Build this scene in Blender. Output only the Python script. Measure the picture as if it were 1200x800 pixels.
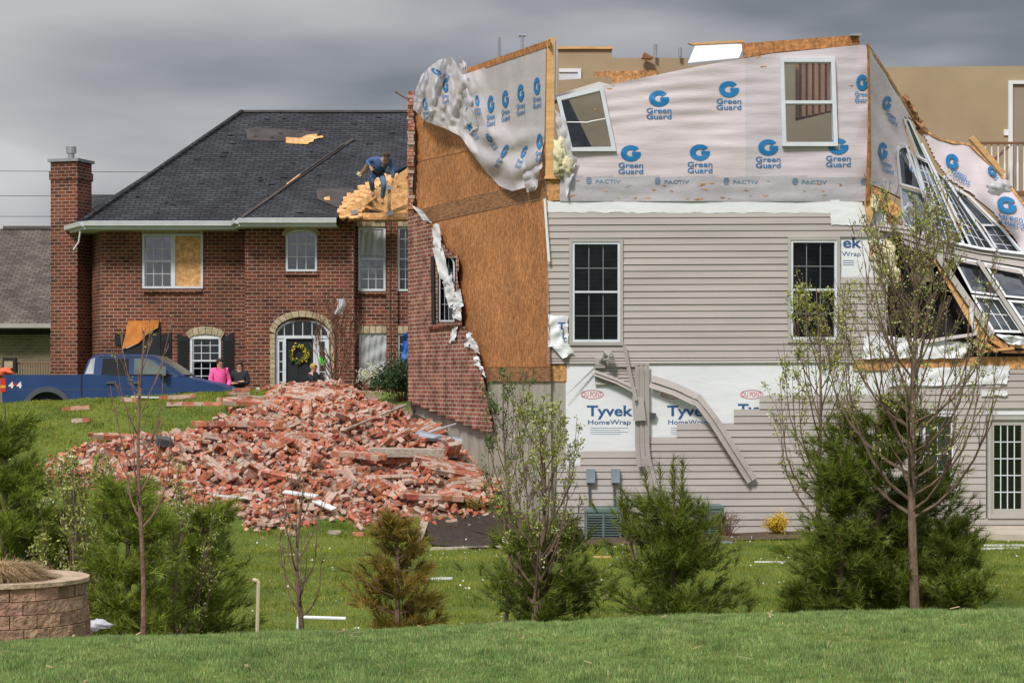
import bpy, bmesh, math, random
import numpy as np
from mathutils import Vector, Matrix, Euler
# ------------------------------------------------------------------ camera, sky, sun, exposure
for _o in list(bpy.data.objects): bpy.data.objects.remove(_o)
SC = bpy.context.scene
COL = SC.collection
F, CX, HY = 2400.0, 600.0, 445.0          # focal length in photo pixels, centre column, eye-level row (1200x800)
cam = bpy.data.cameras.new('camera'); cam.lens = 72; cam.sensor_width = 36
cam.shift_y = 0.0375; cam.clip_start = .1; cam.clip_end = 4000
camo = bpy.data.objects.new('camera', cam); COL.objects.link(camo)
camo.location = (0, 0, 0); camo.rotation_euler = (math.radians(90), 0, 0)
SC.camera = camo

SUN_EL, SUN_AZ = math.radians(48), math.radians(205)     # behind the camera, a little to the left
wd = bpy.data.worlds.new('World'); SC.world = wd; wd.use_nodes = True
nt = wd.node_tree; N = nt.nodes; L = nt.links
bg = N['Background']; bg.inputs['Strength'].default_value = 0.1
sky = N.new('ShaderNodeTexSky'); sky.sky_type = 'NISHITA'; sky.sun_disc = False
sky.sun_elevation = SUN_EL; sky.sun_rotation = SUN_AZ
tc = N.new('ShaderNodeTexCoord'); mp = N.new('ShaderNodeMapping'); mp.inputs['Scale'].default_value = (3.6, 3.6, 13)
mp.inputs['Location'].default_value = (1.3, .4, .35)
nz = N.new('ShaderNodeTexNoise'); nz.inputs['Scale'].default_value = 1.25; nz.inputs['Detail'].default_value = 4.5; nz.inputs['Roughness'].default_value = .40; nz.inputs['Distortion'].default_value = .15
cr = N.new('ShaderNodeValToRGB'); e = cr.color_ramp.elements
e[0].position = .385; e[0].color = (1.5, 1.6, 1.82, 1); e[1].position = .63; e[1].color = (4.45, 4.4, 4.5, 1)
sx = N.new('ShaderNodeSeparateXYZ'); mr = N.new('ShaderNodeMapRange')
mr.inputs['From Min'].default_value = .22; mr.inputs['From Max'].default_value = .75; mr.inputs['To Min'].default_value = 1; mr.inputs['To Max'].default_value = 2.9
# deck darkens a little towards the top of the view, as the cloud deck thickens overhead
m2 = N.new('ShaderNodeMapRange'); m2.inputs['From Min'].default_value = .08; m2.inputs['From Max'].default_value = .19; m2.inputs['To Min'].default_value = 1.12; m2.inputs['To Max'].default_value = .86
mm = N.new('ShaderNodeMath'); mm.operation = 'MULTIPLY'
vm = N.new('ShaderNodeVectorMath'); vm.operation = 'SCALE'
mx = N.new('ShaderNodeMix'); mx.data_type = 'RGBA'; mx.inputs[0].default_value = .93
L.new(tc.outputs['Generated'], mp.inputs[0]); L.new(mp.outputs[0], nz.inputs['Vector']); L.new(nz.outputs[0], cr.inputs[0])
L.new(tc.outputs['Generated'], sx.inputs[0]); L.new(sx.outputs[2], mr.inputs['Value']); L.new(sx.outputs[2], m2.inputs['Value'])
L.new(mr.outputs[0], mm.inputs[0]); L.new(m2.outputs[0], mm.inputs[1])
L.new(cr.outputs[0], vm.inputs[0]); L.new(mm.outputs[0], vm.inputs['Scale'])
L.new(sky.outputs[0], mx.inputs[6]); L.new(vm.outputs[0], mx.inputs[7]); L.new(mx.outputs[2], bg.inputs['Color'])
sl = bpy.data.lights.new('sun', 'SUN'); sl.energy = 2.6; sl.angle = math.radians(11); sl.color = (1, .95, .88)
so = bpy.data.objects.new('sun', sl); COL.objects.link(so)
sd = Vector((math.sin(SUN_AZ) * math.cos(SUN_EL), math.cos(SUN_AZ) * math.cos(SUN_EL), math.sin(SUN_EL)))   # towards the sun
so.rotation_euler = sd.to_track_quat('Z', 'Y').to_euler()
SC.view_settings.view_transform = 'Standard'; SC.view_settings.look = 'None'
SC.view_settings.exposure = 0.35; SC.view_settings.gamma = 1
try: SC.cycles.max_bounces = 6; SC.cycles.transparent_max_bounces = 8
except Exception: pass

rnd = random.Random(7)
# ------------------------------------------------------------------ materials
def mat(name, col, rough=.75, var=.18, scale=3.0, bump=0.0, bscale=25.0, metal=0.0, island=0.0, stretch=(1, 1, 1), spec=.4, uv=False, detail=5, obr=False, col2=None, alpha=None, trans=0.0):
    m = bpy.data.materials.new(name); m.use_nodes = True; nt = m.node_tree; N = nt.nodes; L = nt.links
    b = N['Principled BSDF']; b.inputs['Roughness'].default_value = rough; b.inputs['Metallic'].default_value = metal
    b.inputs['Specular IOR Level'].default_value = spec
    t = N.new('ShaderNodeTexCoord'); mp = N.new('ShaderNodeMapping'); mp.inputs['Scale'].default_value = stretch
    L.new(t.outputs['UV' if uv else 'Object'], mp.inputs[0])
    n = N.new('ShaderNodeTexNoise'); n.inputs['Scale'].default_value = scale; n.inputs['Detail'].default_value = detail
    L.new(mp.outputs[0], n.inputs['Vector'])
    r = N.new('ShaderNodeValToRGB'); r.color_ramp.elements[0].position = .3; r.color_ramp.elements[1].position = .7
    c2 = col2 or [min(1, c * (1 + var)) for c in col]
    r.color_ramp.elements[0].color = [c * (1 - var) for c in col] + [1]; r.color_ramp.elements[1].color = list(c2) + [1]
    L.new(n.outputs[0], r.inputs[0]); out = r.outputs[0]
    if island:
        g = N.new('ShaderNodeNewGeometry'); h = N.new('ShaderNodeHueSaturation')
        src = g.outputs['Random Per Island']
        if obr:
            oi = N.new('ShaderNodeObjectInfo'); a = N.new('ShaderNodeMath'); a.operation = 'ADD'; f = N.new('ShaderNodeMath'); f.operation = 'FRACT'
            L.new(src, a.inputs[0]); L.new(oi.outputs['Random'], a.inputs[1]); L.new(a.outputs[0], f.inputs[0]); src = f.outputs[0]
        a1 = N.new('ShaderNodeMapRange'); a1.inputs['To Min'].default_value = 1 - island; a1.inputs['To Max'].default_value = 1 + island
        L.new(src, a1.inputs['Value']); L.new(a1.outputs[0], h.inputs['Value']); L.new(out, h.inputs['Color'])
        a2 = N.new('ShaderNodeMapRange'); a2.inputs['To Min'].default_value = .5 - island * .04; a2.inputs['To Max'].default_value = .5 + island * .05
        w = N.new('ShaderNodeMath'); w.operation = 'PINGPONG'; w.inputs[1].default_value = .25; L.new(src, w.inputs[0])
        w2 = N.new('ShaderNodeMath'); w2.operation = 'MULTIPLY'; w2.inputs[1].default_value = 4; L.new(w.outputs[0], w2.inputs[0]); L.new(w2.outputs[0], a2.inputs['Value'])
        L.new(a2.outputs[0], h.inputs['Hue']); out = h.outputs[0]
    L.new(out, b.inputs['Base Color'])
    if bump:
        n2 = N.new('ShaderNodeTexNoise'); n2.inputs['Scale'].default_value = bscale; n2.inputs['Detail'].default_value = 4; L.new(mp.outputs[0], n2.inputs['Vector'])
        bp = N.new('ShaderNodeBump'); bp.inputs['Strength'].default_value = bump; bp.inputs['Distance'].default_value = .03
        L.new(n2.outputs[0], bp.inputs['Height']); L.new(bp.outputs[0], b.inputs['Normal'])
    if trans:
        tr = N.new('ShaderNodeBsdfTranslucent'); ms = N.new('ShaderNodeMixShader'); ms.inputs[0].default_value = trans
        L.new(out, tr.inputs['Color']); L.new(b.outputs[0], ms.inputs[1]); L.new(tr.outputs[0], ms.inputs[2])
        L.new(ms.outputs[0], N['Material Output'].inputs['Surface'])
    return m

def brickmat(name, c1, c2, mortar, bw=.25, bh=.1, ms=.014, var=.25, nscale=.6, bump=.5, rough=.85, offset=.5):
    m = bpy.data.materials.new(name); m.use_nodes = True; nt = m.node_tree; N = nt.nodes; L = nt.links
    b = N['Principled BSDF']; b.inputs['Roughness'].default_value = rough; b.inputs['Specular IOR Level'].default_value = .25
    t = N.new('ShaderNodeTexCoord'); k = N.new('ShaderNodeTexBrick'); k.offset = offset
    k.inputs['Scale'].default_value = 1; k.inputs['Brick Width'].default_value = bw; k.inputs['Row Height'].default_value = bh
    k.inputs['Mortar Size'].default_value = ms; k.inputs['Mortar Smooth'].default_value = .3; k.inputs['Bias'].default_value = 0
    k.inputs['Color1'].default_value = (*c1, 1); k.inputs['Color2'].default_value = (*c2, 1); k.inputs['Mortar'].default_value = (*mortar, 1)
    L.new(t.outputs['UV'], k.inputs['Vector'])
    n = N.new('ShaderNodeTexNoise'); n.inputs['Scale'].default_value = nscale; n.inputs['Detail'].default_value = 6; L.new(t.outputs['UV'], n.inputs['Vector'])
    a = N.new('ShaderNodeMapRange'); a.inputs['From Min'].default_value = .3; a.inputs['From Max'].default_value = .7; a.inputs['To Min'].default_value = 1 - var; a.inputs['To Max'].default_value = 1 + var
    L.new(n.outputs[0], a.inputs['Value']); h = N.new('ShaderNodeHueSaturation'); L.new(k.outputs['Color'], h.inputs['Color']); L.new(a.outputs[0], h.inputs['Value'])
    L.new(h.outputs[0], b.inputs['Base Color'])
    n3 = N.new('ShaderNodeTexNoise'); n3.inputs['Scale'].default_value = 30; L.new(t.outputs['UV'], n3.inputs['Vector'])
    s = N.new('ShaderNodeMath'); s.operation = 'MULTIPLY_ADD'; s.inputs[1].default_value = -1; L.new(k.outputs['Fac'], s.inputs[0]); L.new(n3.outputs[0], s.inputs[2])
    bp = N.new('ShaderNodeBump'); bp.inputs['Strength'].default_value = bump; bp.inputs['Distance'].default_value = .02
    L.new(s.outputs[0], bp.inputs['Height']); L.new(bp.outputs[0], b.inputs['Normal'])
    return m

def glassmat(name, tint=(.8, .85, .9), opaque=.25, refl=.5):
    m = bpy.data.materials.new(name); m.use_nodes = True; nt = m.node_tree; N = nt.nodes; L = nt.links
    N.remove(N['Principled BSDF'])
    tr = N.new('ShaderNodeBsdfTransparent'); tr.inputs['Color'].default_value = (*tint, 1)
    gl = N.new('ShaderNodeBsdfGlossy'); gl.inputs['Roughness'].default_value = .04; gl.inputs['Color'].default_value = (.9, .93, .95, 1)
    fr = N.new('ShaderNodeFresnel'); fr.inputs['IOR'].default_value = 1.5
    a = N.new('ShaderNodeMath'); a.operation = 'MULTIPLY_ADD'; a.inputs[1].default_value = 1.0; a.inputs[2].default_value = refl * .14; L.new(fr.outputs[0], a.inputs[0])
    ms = N.new('ShaderNodeMixShader'); L.new(a.outputs[0], ms.inputs[0]); L.new(tr.outputs[0], ms.inputs[1]); L.new(gl.outputs[0], ms.inputs[2])
    n = N.new('ShaderNodeTexNoise'); n.inputs['Scale'].default_value = 1.3; bp = N.new('ShaderNodeBump'); bp.inputs['Strength'].default_value = .12; bp.inputs['Distance'].default_value = .1
    t = N.new('ShaderNodeTexCoord'); L.new(t.outputs['Object'], n.inputs['Vector']); L.new(n.outputs[0], bp.inputs['Height']); L.new(bp.outputs[0], gl.inputs['Normal'])
    L.new(ms.outputs[0], N['Material Output'].inputs['Surface'])
    return m

M = {}
M['brick'] = brickmat('red brick', (.205, .058, .034), (.075, .026, .02), (.34, .25, .19), bw=.26, bh=.105, ms=.0115, var=.38)
M['brick_side'] = brickmat('red brick with tumbled faces', (.30, .11, .07), (.16, .055, .04), (.42, .33, .27), bw=.24, bh=.085, ms=.012, var=.5, nscale=3.0)
M['tanbrick'] = brickmat('tan brick', (.26, .22, .155), (.19, .16, .115), (.3, .27, .2), bw=.3, bh=.11, ms=.012, var=.15)
M['shingle'] = brickmat('charcoal shingles', (.050, .053, .062), (.026, .028, .035), (.012, .012, .015), bw=.32, bh=.15, ms=.018, var=.35, nscale=.9, bump=.8)
M['shingle_nb'] = brickmat('brown grey shingles', (.15, .13, .11), (.085, .072, .062), (.05, .042, .037), bw=.32, bh=.15, ms=.016, var=.3, nscale=.9, bump=.8)
M['felt'] = mat('roof felt', (.055, .045, .042), var=.35, scale=2, bump=.3)
M['stone'] = mat('cut limestone', (.40, .33, .22), var=.22, scale=8, bump=.5, island=.16)
M['white'] = mat('white vinyl', (.74, .76, .78), rough=.45, var=.05, scale=2)
M['bluewhite'] = mat('painted white aluminium', (.62, .66, .72), rough=.4, var=.08)
M['almond'] = mat('grey vinyl trim', (.40, .385, .36), rough=.45, var=.08, scale=2)
M['gutter'] = mat('white gutter', (.55, .57, .6), rough=.4, var=.08)
M['siding'] = mat('taupe vinyl siding', (.41, .375, .358), rough=.55, var=.10, scale=1.2, stretch=(.4, 1, 3), bump=.08, bscale=60, detail=8)
M['siding_edge'] = mat('vinyl siding edge', (.36, .32, .285), rough=.55, var=.08)
M['osb'] = mat('orange oriented strand board', (.52, .25, .09), var=.4, scale=14, bump=.25, bscale=40, stretch=(1, 1, .6), detail=8, col2=(.66, .36, .15))
M['osb_side'] = mat('weathered oriented strand board', (.40, .16, .052), var=.3, scale=16, bump=.3, bscale=30, stretch=(1.2, 1.2, .7), detail=10, col2=(.54, .245, .095))
M['osb_dark'] = mat('rim board', (.25, .12, .055), var=.42, scale=9, bump=.3, stretch=(.5, .5, 3), detail=8, col2=(.40, .20, .09))
M['lumber'] = mat('pine lumber', (.62, .37, .16), var=.18, scale=3, stretch=(1, 1, 6), bump=.15)
M['fresh'] = mat('fresh bare sheathing', (.66, .33, .12), var=.28, scale=6, bump=.3, col2=(.80, .47, .21))
M['wrap'] = mat('pinkish woven house wrap', (.60, .53, .565), rough=.5, var=.10, scale=.9, bump=.25, bscale=6, stretch=(.5, 1, 2.2), detail=8)
M['wrap3'] = mat('second sheet of woven house wrap', (.53, .48, .525), rough=.5, var=.10, scale=.9, bump=.25, bscale=6, stretch=(.5, 1, 2.2), detail=8)
M['wrap2'] = mat('grey house wrap band', (.42, .40, .44), rough=.5, var=.08, scale=2, bump=.3, bscale=10)
M['cloth'] = mat('loose house wrap', (.78, .78, .83), rough=.45, var=.08, scale=2.5, bump=.12, bscale=9, trans=.45)
M['tyvek'] = mat('white house wrap', (.74, .76, .80), rough=.5, var=.05, scale=1.5, bump=.22, bscale=5, stretch=(.6, 1, 1.6), detail=8)
M['ink'] = mat('blue print', (.01, .17, .42), var=.12, rough=.5)
M['ink2'] = mat('navy print', (.03, .10, .26), var=.12, rough=.5)
M['ink3'] = mat('steel blue print', (.13, .24, .36), var=.1, rough=.5)
M['inkred'] = mat('red print', (.52, .10, .13), var=.1, rough=.5)
M['concrete'] = mat('poured concrete', (.36, .34, .29), var=.22, scale=2, bump=.3, stretch=(2, 2, .5), detail=9)
M['slab'] = mat('pale concrete slab', (.48, .42, .34), var=.12, scale=2, bump=.2)
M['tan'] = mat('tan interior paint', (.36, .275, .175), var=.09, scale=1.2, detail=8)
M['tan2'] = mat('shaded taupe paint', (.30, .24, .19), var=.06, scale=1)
M['stud'] = mat('brown framing boards', (.40, .20, .11), var=.3, scale=4, stretch=(1, 1, .3))
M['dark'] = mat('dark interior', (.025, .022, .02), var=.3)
M['black'] = mat('black paint', (.014, .016, .02), rough=.5, var=.2, scale=6)
M['blind'] = mat('dark slatted blind', (.022, .026, .028), var=.2, rough=.5)
M['palecurtain'] = mat('pale blind', (.5, .52, .54), var=.08, scale=2)
M['glass'] = glassmat('window glass', (.75, .8, .83), refl=.1)
M['glass_blue'] = glassmat('sky reflecting glass', (.45, .5, .55), refl=1.0)
M['plastic'] = mat('plastic sheet', (.42, .44, .47), rough=.25, var=.25, scale=2.5, bump=.6, bscale=7, stretch=(2, 2, .7))
M['insul'] = mat('pale yellow insulation', (.68, .62, .42), var=.2, scale=8, bump=1, bscale=12, rough=.95)
M['rail'] = mat('stained wood rail', (.20, .10, .055), var=.2, rough=.5)
M['metal'] = mat('galvanised metal', (.45, .47, .5), rough=.35, var=.15, metal=.7)
M['metal_blue'] = mat('bent grey blue metal', (.30, .35, .42), rough=.4, var=.2, metal=.3)
M['bluetarp'] = mat('blue tarp', (.02, .12, .5), rough=.5, var=.25, scale=4, bump=.4)
M['soil'] = mat('dark mulch', (.045, .032, .026), var=.5, scale=14, bump=1, bscale=40, rough=.95)
M['needlebed'] = mat('dead grass and mulch', (.10, .065, .042), var=.5, scale=9, bump=1, bscale=30, rough=.95)
M['mound'] = mat('brick dust and crushed mortar', (.30, .125, .085), var=.6, scale=12, bump=1, bscale=20, rough=.95, col2=(.42, .30, .23))
M['mortar'] = mat('pale mortar', (.42, .36, .30), var=.25, scale=9, bump=.6)
M['paver'] = mat('tumbled retaining block', (.36, .215, .15), var=.35, scale=9, bump=1, bscale=25, island=.35, rough=.9)
M['cap'] = mat('retaining wall cap', (.44, .33, .23), var=.2, scale=8, bump=.6)
M['acgreen'] = mat('grey green painted steel', (.13, .19, .185), rough=.45, var=.12)
M['truck'] = mat('dark blue car paint', (.022, .055, .16), rough=.35, var=.1, scale=2, spec=.35)
M['trim'] = mat('grey plastic trim', (.07, .08, .095), rough=.6, var=.1)
M['tyre'] = mat('tyre rubber', (.018, .018, .02), rough=.85, var=.2)
M['redlens'] = mat('red lamp lens', (.6, .03, .03), rough=.2, var=.1)
M['amber'] = mat('amber lamp lens', (.8, .32, .03), rough=.2, var=.1)
M['chrome'] = mat('chrome', (.6, .62, .65), rough=.15, var=.05, metal=1)
M['orange'] = mat('orange plastic', (.75, .13, .04), rough=.6, var=.15)
M['orangewood'] = mat('torn orange sheathing', (.62, .22, .05), rough=.7, var=.25, scale=4)
M['bark'] = mat('grey brown bark', (.17, .115, .085), var=.3, scale=12, stretch=(1, 1, .4), bump=.6, rough=.9)
M['bark2'] = mat('reddish bark', (.22, .125, .09), var=.3, scale=12, bump=.5, rough=.9)
M['twig'] = mat('reddish brown twigs', (.17, .085, .055), var=.3, scale=8, rough=.9)
M['bud'] = mat('fresh yellow green leaf', (.34, .37, .085), var=.25, scale=4, island=.4, rough=.6, trans=.3)
M['leaf'] = mat('green leaf', (.10, .16, .035), var=.25, scale=4, island=.4, rough=.6, trans=.25)
M['blossom'] = mat('cream blossom', (.56, .55, .42), var=.1, scale=4, island=.2)
M['yellow'] = mat('yellow blossom', (.62, .42, .03), var=.2, scale=6, island=.3)
M['pine'] = mat('deep green pine needles', (.13, .165, .018), var=.3, scale=3, island=.5, rough=.6, trans=.15)
M['pine2'] = mat('fresh green pine needles', (.20, .255, .03), var=.3, scale=3, island=.45, rough=.6, trans=.15)
M['pine3'] = mat('yellowing pine needles', (.25, .21, .03), var=.35, scale=2.5, island=.4, rough=.6, trans=.15, col2=(.30, .19, .035))
M['evergreen'] = mat('dark broad leaf', (.035, .075, .022), var=.3, scale=4, island=.5, rough=.45)
M['straw'] = mat('dry straw', (.36, .25, .14), var=.2, scale=5, island=.35, rough=.9)
M['skin'] = mat('skin', (.50, .27, .19), var=.05, rough=.55)
M['pink'] = mat('pink fleece', (.95, .13, .40), var=.12, scale=5, rough=.85, bump=.4, bscale=8)
M['blackcloth'] = mat('black jacket', (.018, .02, .028), var=.2, rough=.8, bump=.4, bscale=8)
M['denim'] = mat('blue denim', (.09, .17, .32), var=.2, scale=5, rough=.85, bump=.3)
M['bluecloth'] = mat('blue sweatshirt', (.055, .115, .26), var=.2, scale=5, rough=.85, bump=.4, bscale=8)
M['hair'] = mat('dark brown hair', (.05, .025, .015), var=.25, scale=12, rough=.6)
M['blond'] = mat('sandy hair', (.42, .26, .10), var=.2, scale=12, rough=.6)
M['boot'] = mat('leather', (.20, .11, .055), var=.2, rough=.6)
M['notice'] = mat('fluorescent green paper', (.02, .75, .06), var=.04)
M['wire'] = mat('cable', (.03, .03, .035), var=.1)
M['tanpipe'] = mat('cream pipe', (.62, .55, .36), var=.08, rough=.5)

# rubble brick: clay red body, some faces coated in mortar
def rubblemat():
    m = mat('clay brick with mortar scabs', (.48, .125, .065), var=.35, scale=3, island=.30, obr=True, rough=.9, col2=(.60, .23, .14), bump=.5, bscale=25)
    nt = m.node_tree; N = nt.nodes; L = nt.links; b = N['Principled BSDF']
    src = b.inputs['Base Color'].links[0].from_socket
    n = N.new('ShaderNodeTexNoise'); n.inputs['Scale'].default_value = 4.5; n.inputs['Detail'].default_value = 3
    oi = N.new('ShaderNodeObjectInfo'); vm = N.new('ShaderNodeVectorMath'); vm.operation = 'ADD'; t = N.new('ShaderNodeTexCoord')
    L.new(t.outputs['Object'], vm.inputs[0]); L.new(oi.outputs['Location'], vm.inputs[1]); L.new(vm.outputs[0], n.inputs['Vector'])
    r = N.new('ShaderNodeValToRGB'); r.color_ramp.elements[0].position = .54; r.color_ramp.elements[1].position = .60
    L.new(n.outputs[0], r.inputs[0]); mx = N.new('ShaderNodeMix'); mx.data_type = 'RGBA'
    fr = [q for q in N if q.type == 'MATH' and q.operation == 'FRACT'][0]; g1 = N.new('ShaderNodeMapRange'); g1.inputs['From Min'].default_value = .70; g1.inputs['From Max'].default_value = .74
    g1.inputs['To Max'].default_value = .8; L.new(fr.outputs[0], g1.inputs['Value']); g2 = N.new('ShaderNodeMath'); g2.operation = 'MAXIMUM'; L.new(r.outputs[0], g2.inputs[0]); L.new(g1.outputs[0], g2.inputs[1])
    L.new(g2.outputs[0], mx.inputs[0]); L.new(src, mx.inputs[6]); mx.inputs[7].default_value = (.48, .375, .315, 1); L.new(mx.outputs[2], b.inputs['Base Color'])
    return m
M['rubble'] = rubblemat()

def flakes(m, sc, st, amt):                         # pressed wood strands: stretched cells of differing tone
    nt = m.node_tree; N = nt.nodes; L = nt.links; b = N['Principled BSDF']; src = b.inputs['Base Color'].links[0].from_socket
    t = N.new('ShaderNodeTexCoord'); cur = src
    for k, (s, q) in enumerate(((sc, st), (sc * 1.7, (st[2], st[1], st[0])))):
        mp = N.new('ShaderNodeMapping'); mp.inputs['Scale'].default_value = q; mp.inputs['Rotation'].default_value = (.25 * k, .45 - .8 * k, 0); v = N.new('ShaderNodeTexVoronoi'); v.inputs['Scale'].default_value = s
        L.new(t.outputs['Object'], mp.inputs[0]); L.new(mp.outputs[0], v.inputs['Vector']); sp = N.new('ShaderNodeSeparateColor'); L.new(v.outputs['Color'], sp.inputs[0])
        r = N.new('ShaderNodeMapRange'); r.inputs['To Min'].default_value = 1 - amt; r.inputs['To Max'].default_value = 1 + amt; L.new(sp.outputs[0], r.inputs['Value'])
        h = N.new('ShaderNodeHueSaturation'); L.new(cur, h.inputs['Color']); L.new(r.outputs[0], h.inputs['Value']); cur = h.outputs[0]
    n = N.new('ShaderNodeTexNoise'); n.inputs['Scale'].default_value = .8; n.inputs['Detail'].default_value = 3; L.new(t.outputs['Object'], n.inputs['Vector'])
    r = N.new('ShaderNodeMapRange'); r.inputs['From Min'].default_value = .3; r.inputs['From Max'].default_value = .7; r.inputs['To Min'].default_value = .8; r.inputs['To Max'].default_value = 1.15; L.new(n.outputs[0], r.inputs['Value'])
    h = N.new('ShaderNodeHueSaturation'); L.new(cur, h.inputs['Color']); L.new(r.outputs[0], h.inputs['Value']); L.new(h.outputs[0], b.inputs['Base Color'])
flakes(M['osb_side'], 11, (2.2, 2.2, .7), .2); flakes(M['osb'], 13, (1, 1, 1.6), .22); flakes(M['fresh'], 14, (1, 1, 1.6), .15)
# ------------------------------------------------------------------ object helpers
ORI = {}
def cp(o, label=None, cat=None, group=None, kind=None):
    if label: o['label'] = label
    if cat: o['category'] = cat
    if group: o['group'] = group
    if kind: o['kind'] = kind
    return o
def thing(name, label, cat, loc=(0, 0, 0), group=None):
    o = bpy.data.objects.new(name, None); COL.objects.link(o); o.location = loc; o.empty_display_size = .2
    ORI[o.name] = Vector(loc); return cp(o, label, cat, group)
def link(me, name, parent=None, loc=None):
    o = bpy.data.objects.new(name, me); COL.objects.link(o)
    if parent is not None:
        o.parent = parent; ORI[o.name] = ORI[parent.name]
    else:
        l = Vector(loc or (0, 0, 0)); o.location = l; ORI[o.name] = l
    return o
def set_uv(me):
    nl = len(me.loops); npoly = len(me.polygons)
    if not nl: return
    co = np.zeros(len(me.vertices) * 3); me.vertices.foreach_get('co', co); co = co.reshape(-1, 3)
    nr = np.zeros(npoly * 3); me.polygons.foreach_get('normal', nr); nr = nr.reshape(-1, 3)
    lt = np.zeros(npoly, int); me.polygons.foreach_get('loop_total', lt)
    vi = np.zeros(nl, int); me.loops.foreach_get('vertex_index', vi)
    n = np.repeat(nr, lt, axis=0); p = co[vi]
    h = np.stack([-n[:, 1], n[:, 0]], 1); hl = np.linalg.norm(h, axis=1); flat = hl < .15
    h[flat] = (1, 0); hl[flat] = 1; h /= hl[:, None]
    t = np.stack([h[:, 0], h[:, 1], np.zeros(len(h))], 1)
    up = np.cross(n, t)
    uv = np.stack([(p * t).sum(1), (p * up).sum(1)], 1)
    ul = me.uv_layers.new(name='UVMap'); ul.data.foreach_set('uv', uv.ravel())
class MB:
    def __init__(s): s.v = []; s.f = []; s.m = []
    def add(s, vs, fs, mi=0):
        k = len(s.v); s.v += [tuple(v) for v in vs]
        for f in fs: s.f.append([k + i for i in f]); s.m.append(mi)
        return s
    def hexa(s, a, mi=0):       # a: 4 front + 4 back
        return s.add(a, [(0, 1, 2, 3), (7, 6, 5, 4), (0, 4, 5, 1), (1, 5, 6, 2), (2, 6, 7, 3), (3, 7, 4, 0)], mi)
    def box(s, c, size, rot=None, mi=0):
        x, y, z = [k / 2 for k in size]; c = Vector(c)
        vs = [Vector(q) for q in ((-x, -y, -z), (x, -y, -z), (x, -y, z), (-x, -y, z), (-x, y, -z), (x, y, -z), (x, y, z), (-x, y, z))]
        if rot is not None: vs = [rot @ v for v in vs]
        return s.hexa([v + c for v in vs], mi)
    def prism(s, a, b, mi=0):   # a, b: matching outlines
        n = len(a); return s.add(list(a) + list(b), [list(range(n)), list(range(2 * n - 1, n - 1, -1))] + [(i, i + n, (i + 1) % n + n, (i + 1) % n) for i in range(n)], mi)
    def tube(s, pts, rad, n=6, mi=0, cap=True):
        pts = [Vector(p) for p in pts]
        if not hasattr(rad, '__len__'): rad = [rad] * len(pts)
        vs = []; t0 = None
        for i, p in enumerate(pts):
            t = (pts[min(i + 1, len(pts) - 1)] - pts[max(i - 1, 0)]).normalized()
            if t0 is None:
                a = t.orthogonal().normalized()
            else:
                a = (a - t * a.dot(t));
                a = a.normalized() if a.length > 1e-5 else t.orthogonal().normalized()
            t0 = t; b = t.cross(a)
            for k in range(n):
                w = 2 * math.pi * k / n; vs.append(p + (a * math.cos(w) + b * math.sin(w)) * rad[i])
        fs = [(i * n + k, i * n + (k + 1) % n, (i + 1) * n + (k + 1) % n, (i + 1) * n + k) for i in range(len(pts) - 1) for k in range(n)]
        if cap: fs += [list(range(n))[::-1], list(range((len(pts) - 1) * n, len(pts) * n))]
        return s.add(vs, fs, mi)
    def grid(s, P, mi=0):       # P[i][j] points
        r, c = len(P), len(P[0]); vs = [q for row in P for q in row]
        return s.add(vs, [(i * c + j, i * c + j + 1, (i + 1) * c + j + 1, (i + 1) * c + j) for i in range(r - 1) for j in range(c - 1)], mi)
    def build(s, name, mats, parent=None, loc=None, smooth=False, recalc=True, solid=0, weld=False):
        if not isinstance(mats, (list, tuple)): mats = [mats]
        o0 = ORI[parent.name] if parent is not None else Vector(loc or (0, 0, 0))
        me = bpy.data.meshes.new(name)
        me.from_pydata([(v[0] - o0[0], v[1] - o0[1], v[2] - o0[2]) for v in s.v], [], s.f)
        for m in mats: me.materials.append(M[m] if isinstance(m, str) else m)
        if any(s.m): me.polygons.foreach_set('material_index', s.m)
        if recalc:
            bm = bmesh.new(); bm.from_mesh(me); bmesh.ops.recalc_face_normals(bm, faces=bm.faces); bm.to_mesh(me); bm.free()
        if smooth: me.polygons.foreach_set('use_smooth', [True] * len(me.polygons))
        me.update(); set_uv(me)
        o = link(me, name, parent, loc)
        if solid:
            md = o.modifiers.new('thickness', 'SOLIDIFY'); md.thickness = solid; md.offset = 0
        return o
def bulk(name, V, k, m, parent=None, loc=None):     # V: (n*k,3) verts, n separate k-gons
    o0 = np.array(ORI[parent.name] if parent is not None else (loc or (0, 0, 0)))
    V = np.asarray(V, float).reshape(-1, 3) - o0; n = len(V) // k
    me = bpy.data.meshes.new(name); me.vertices.add(n * k); me.vertices.foreach_set('co', V.ravel())
    me.loops.add(n * k); me.loops.foreach_set('vertex_index', np.arange(n * k, dtype=np.int32))
    me.polygons.add(n); me.polygons.foreach_set('loop_start', np.arange(0, n * k, k, dtype=np.int32))
    me.update(calc_edges=True); me.materials.append(M[m] if isinstance(m, str) else m)
    return link(me, name, parent, loc)

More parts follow.
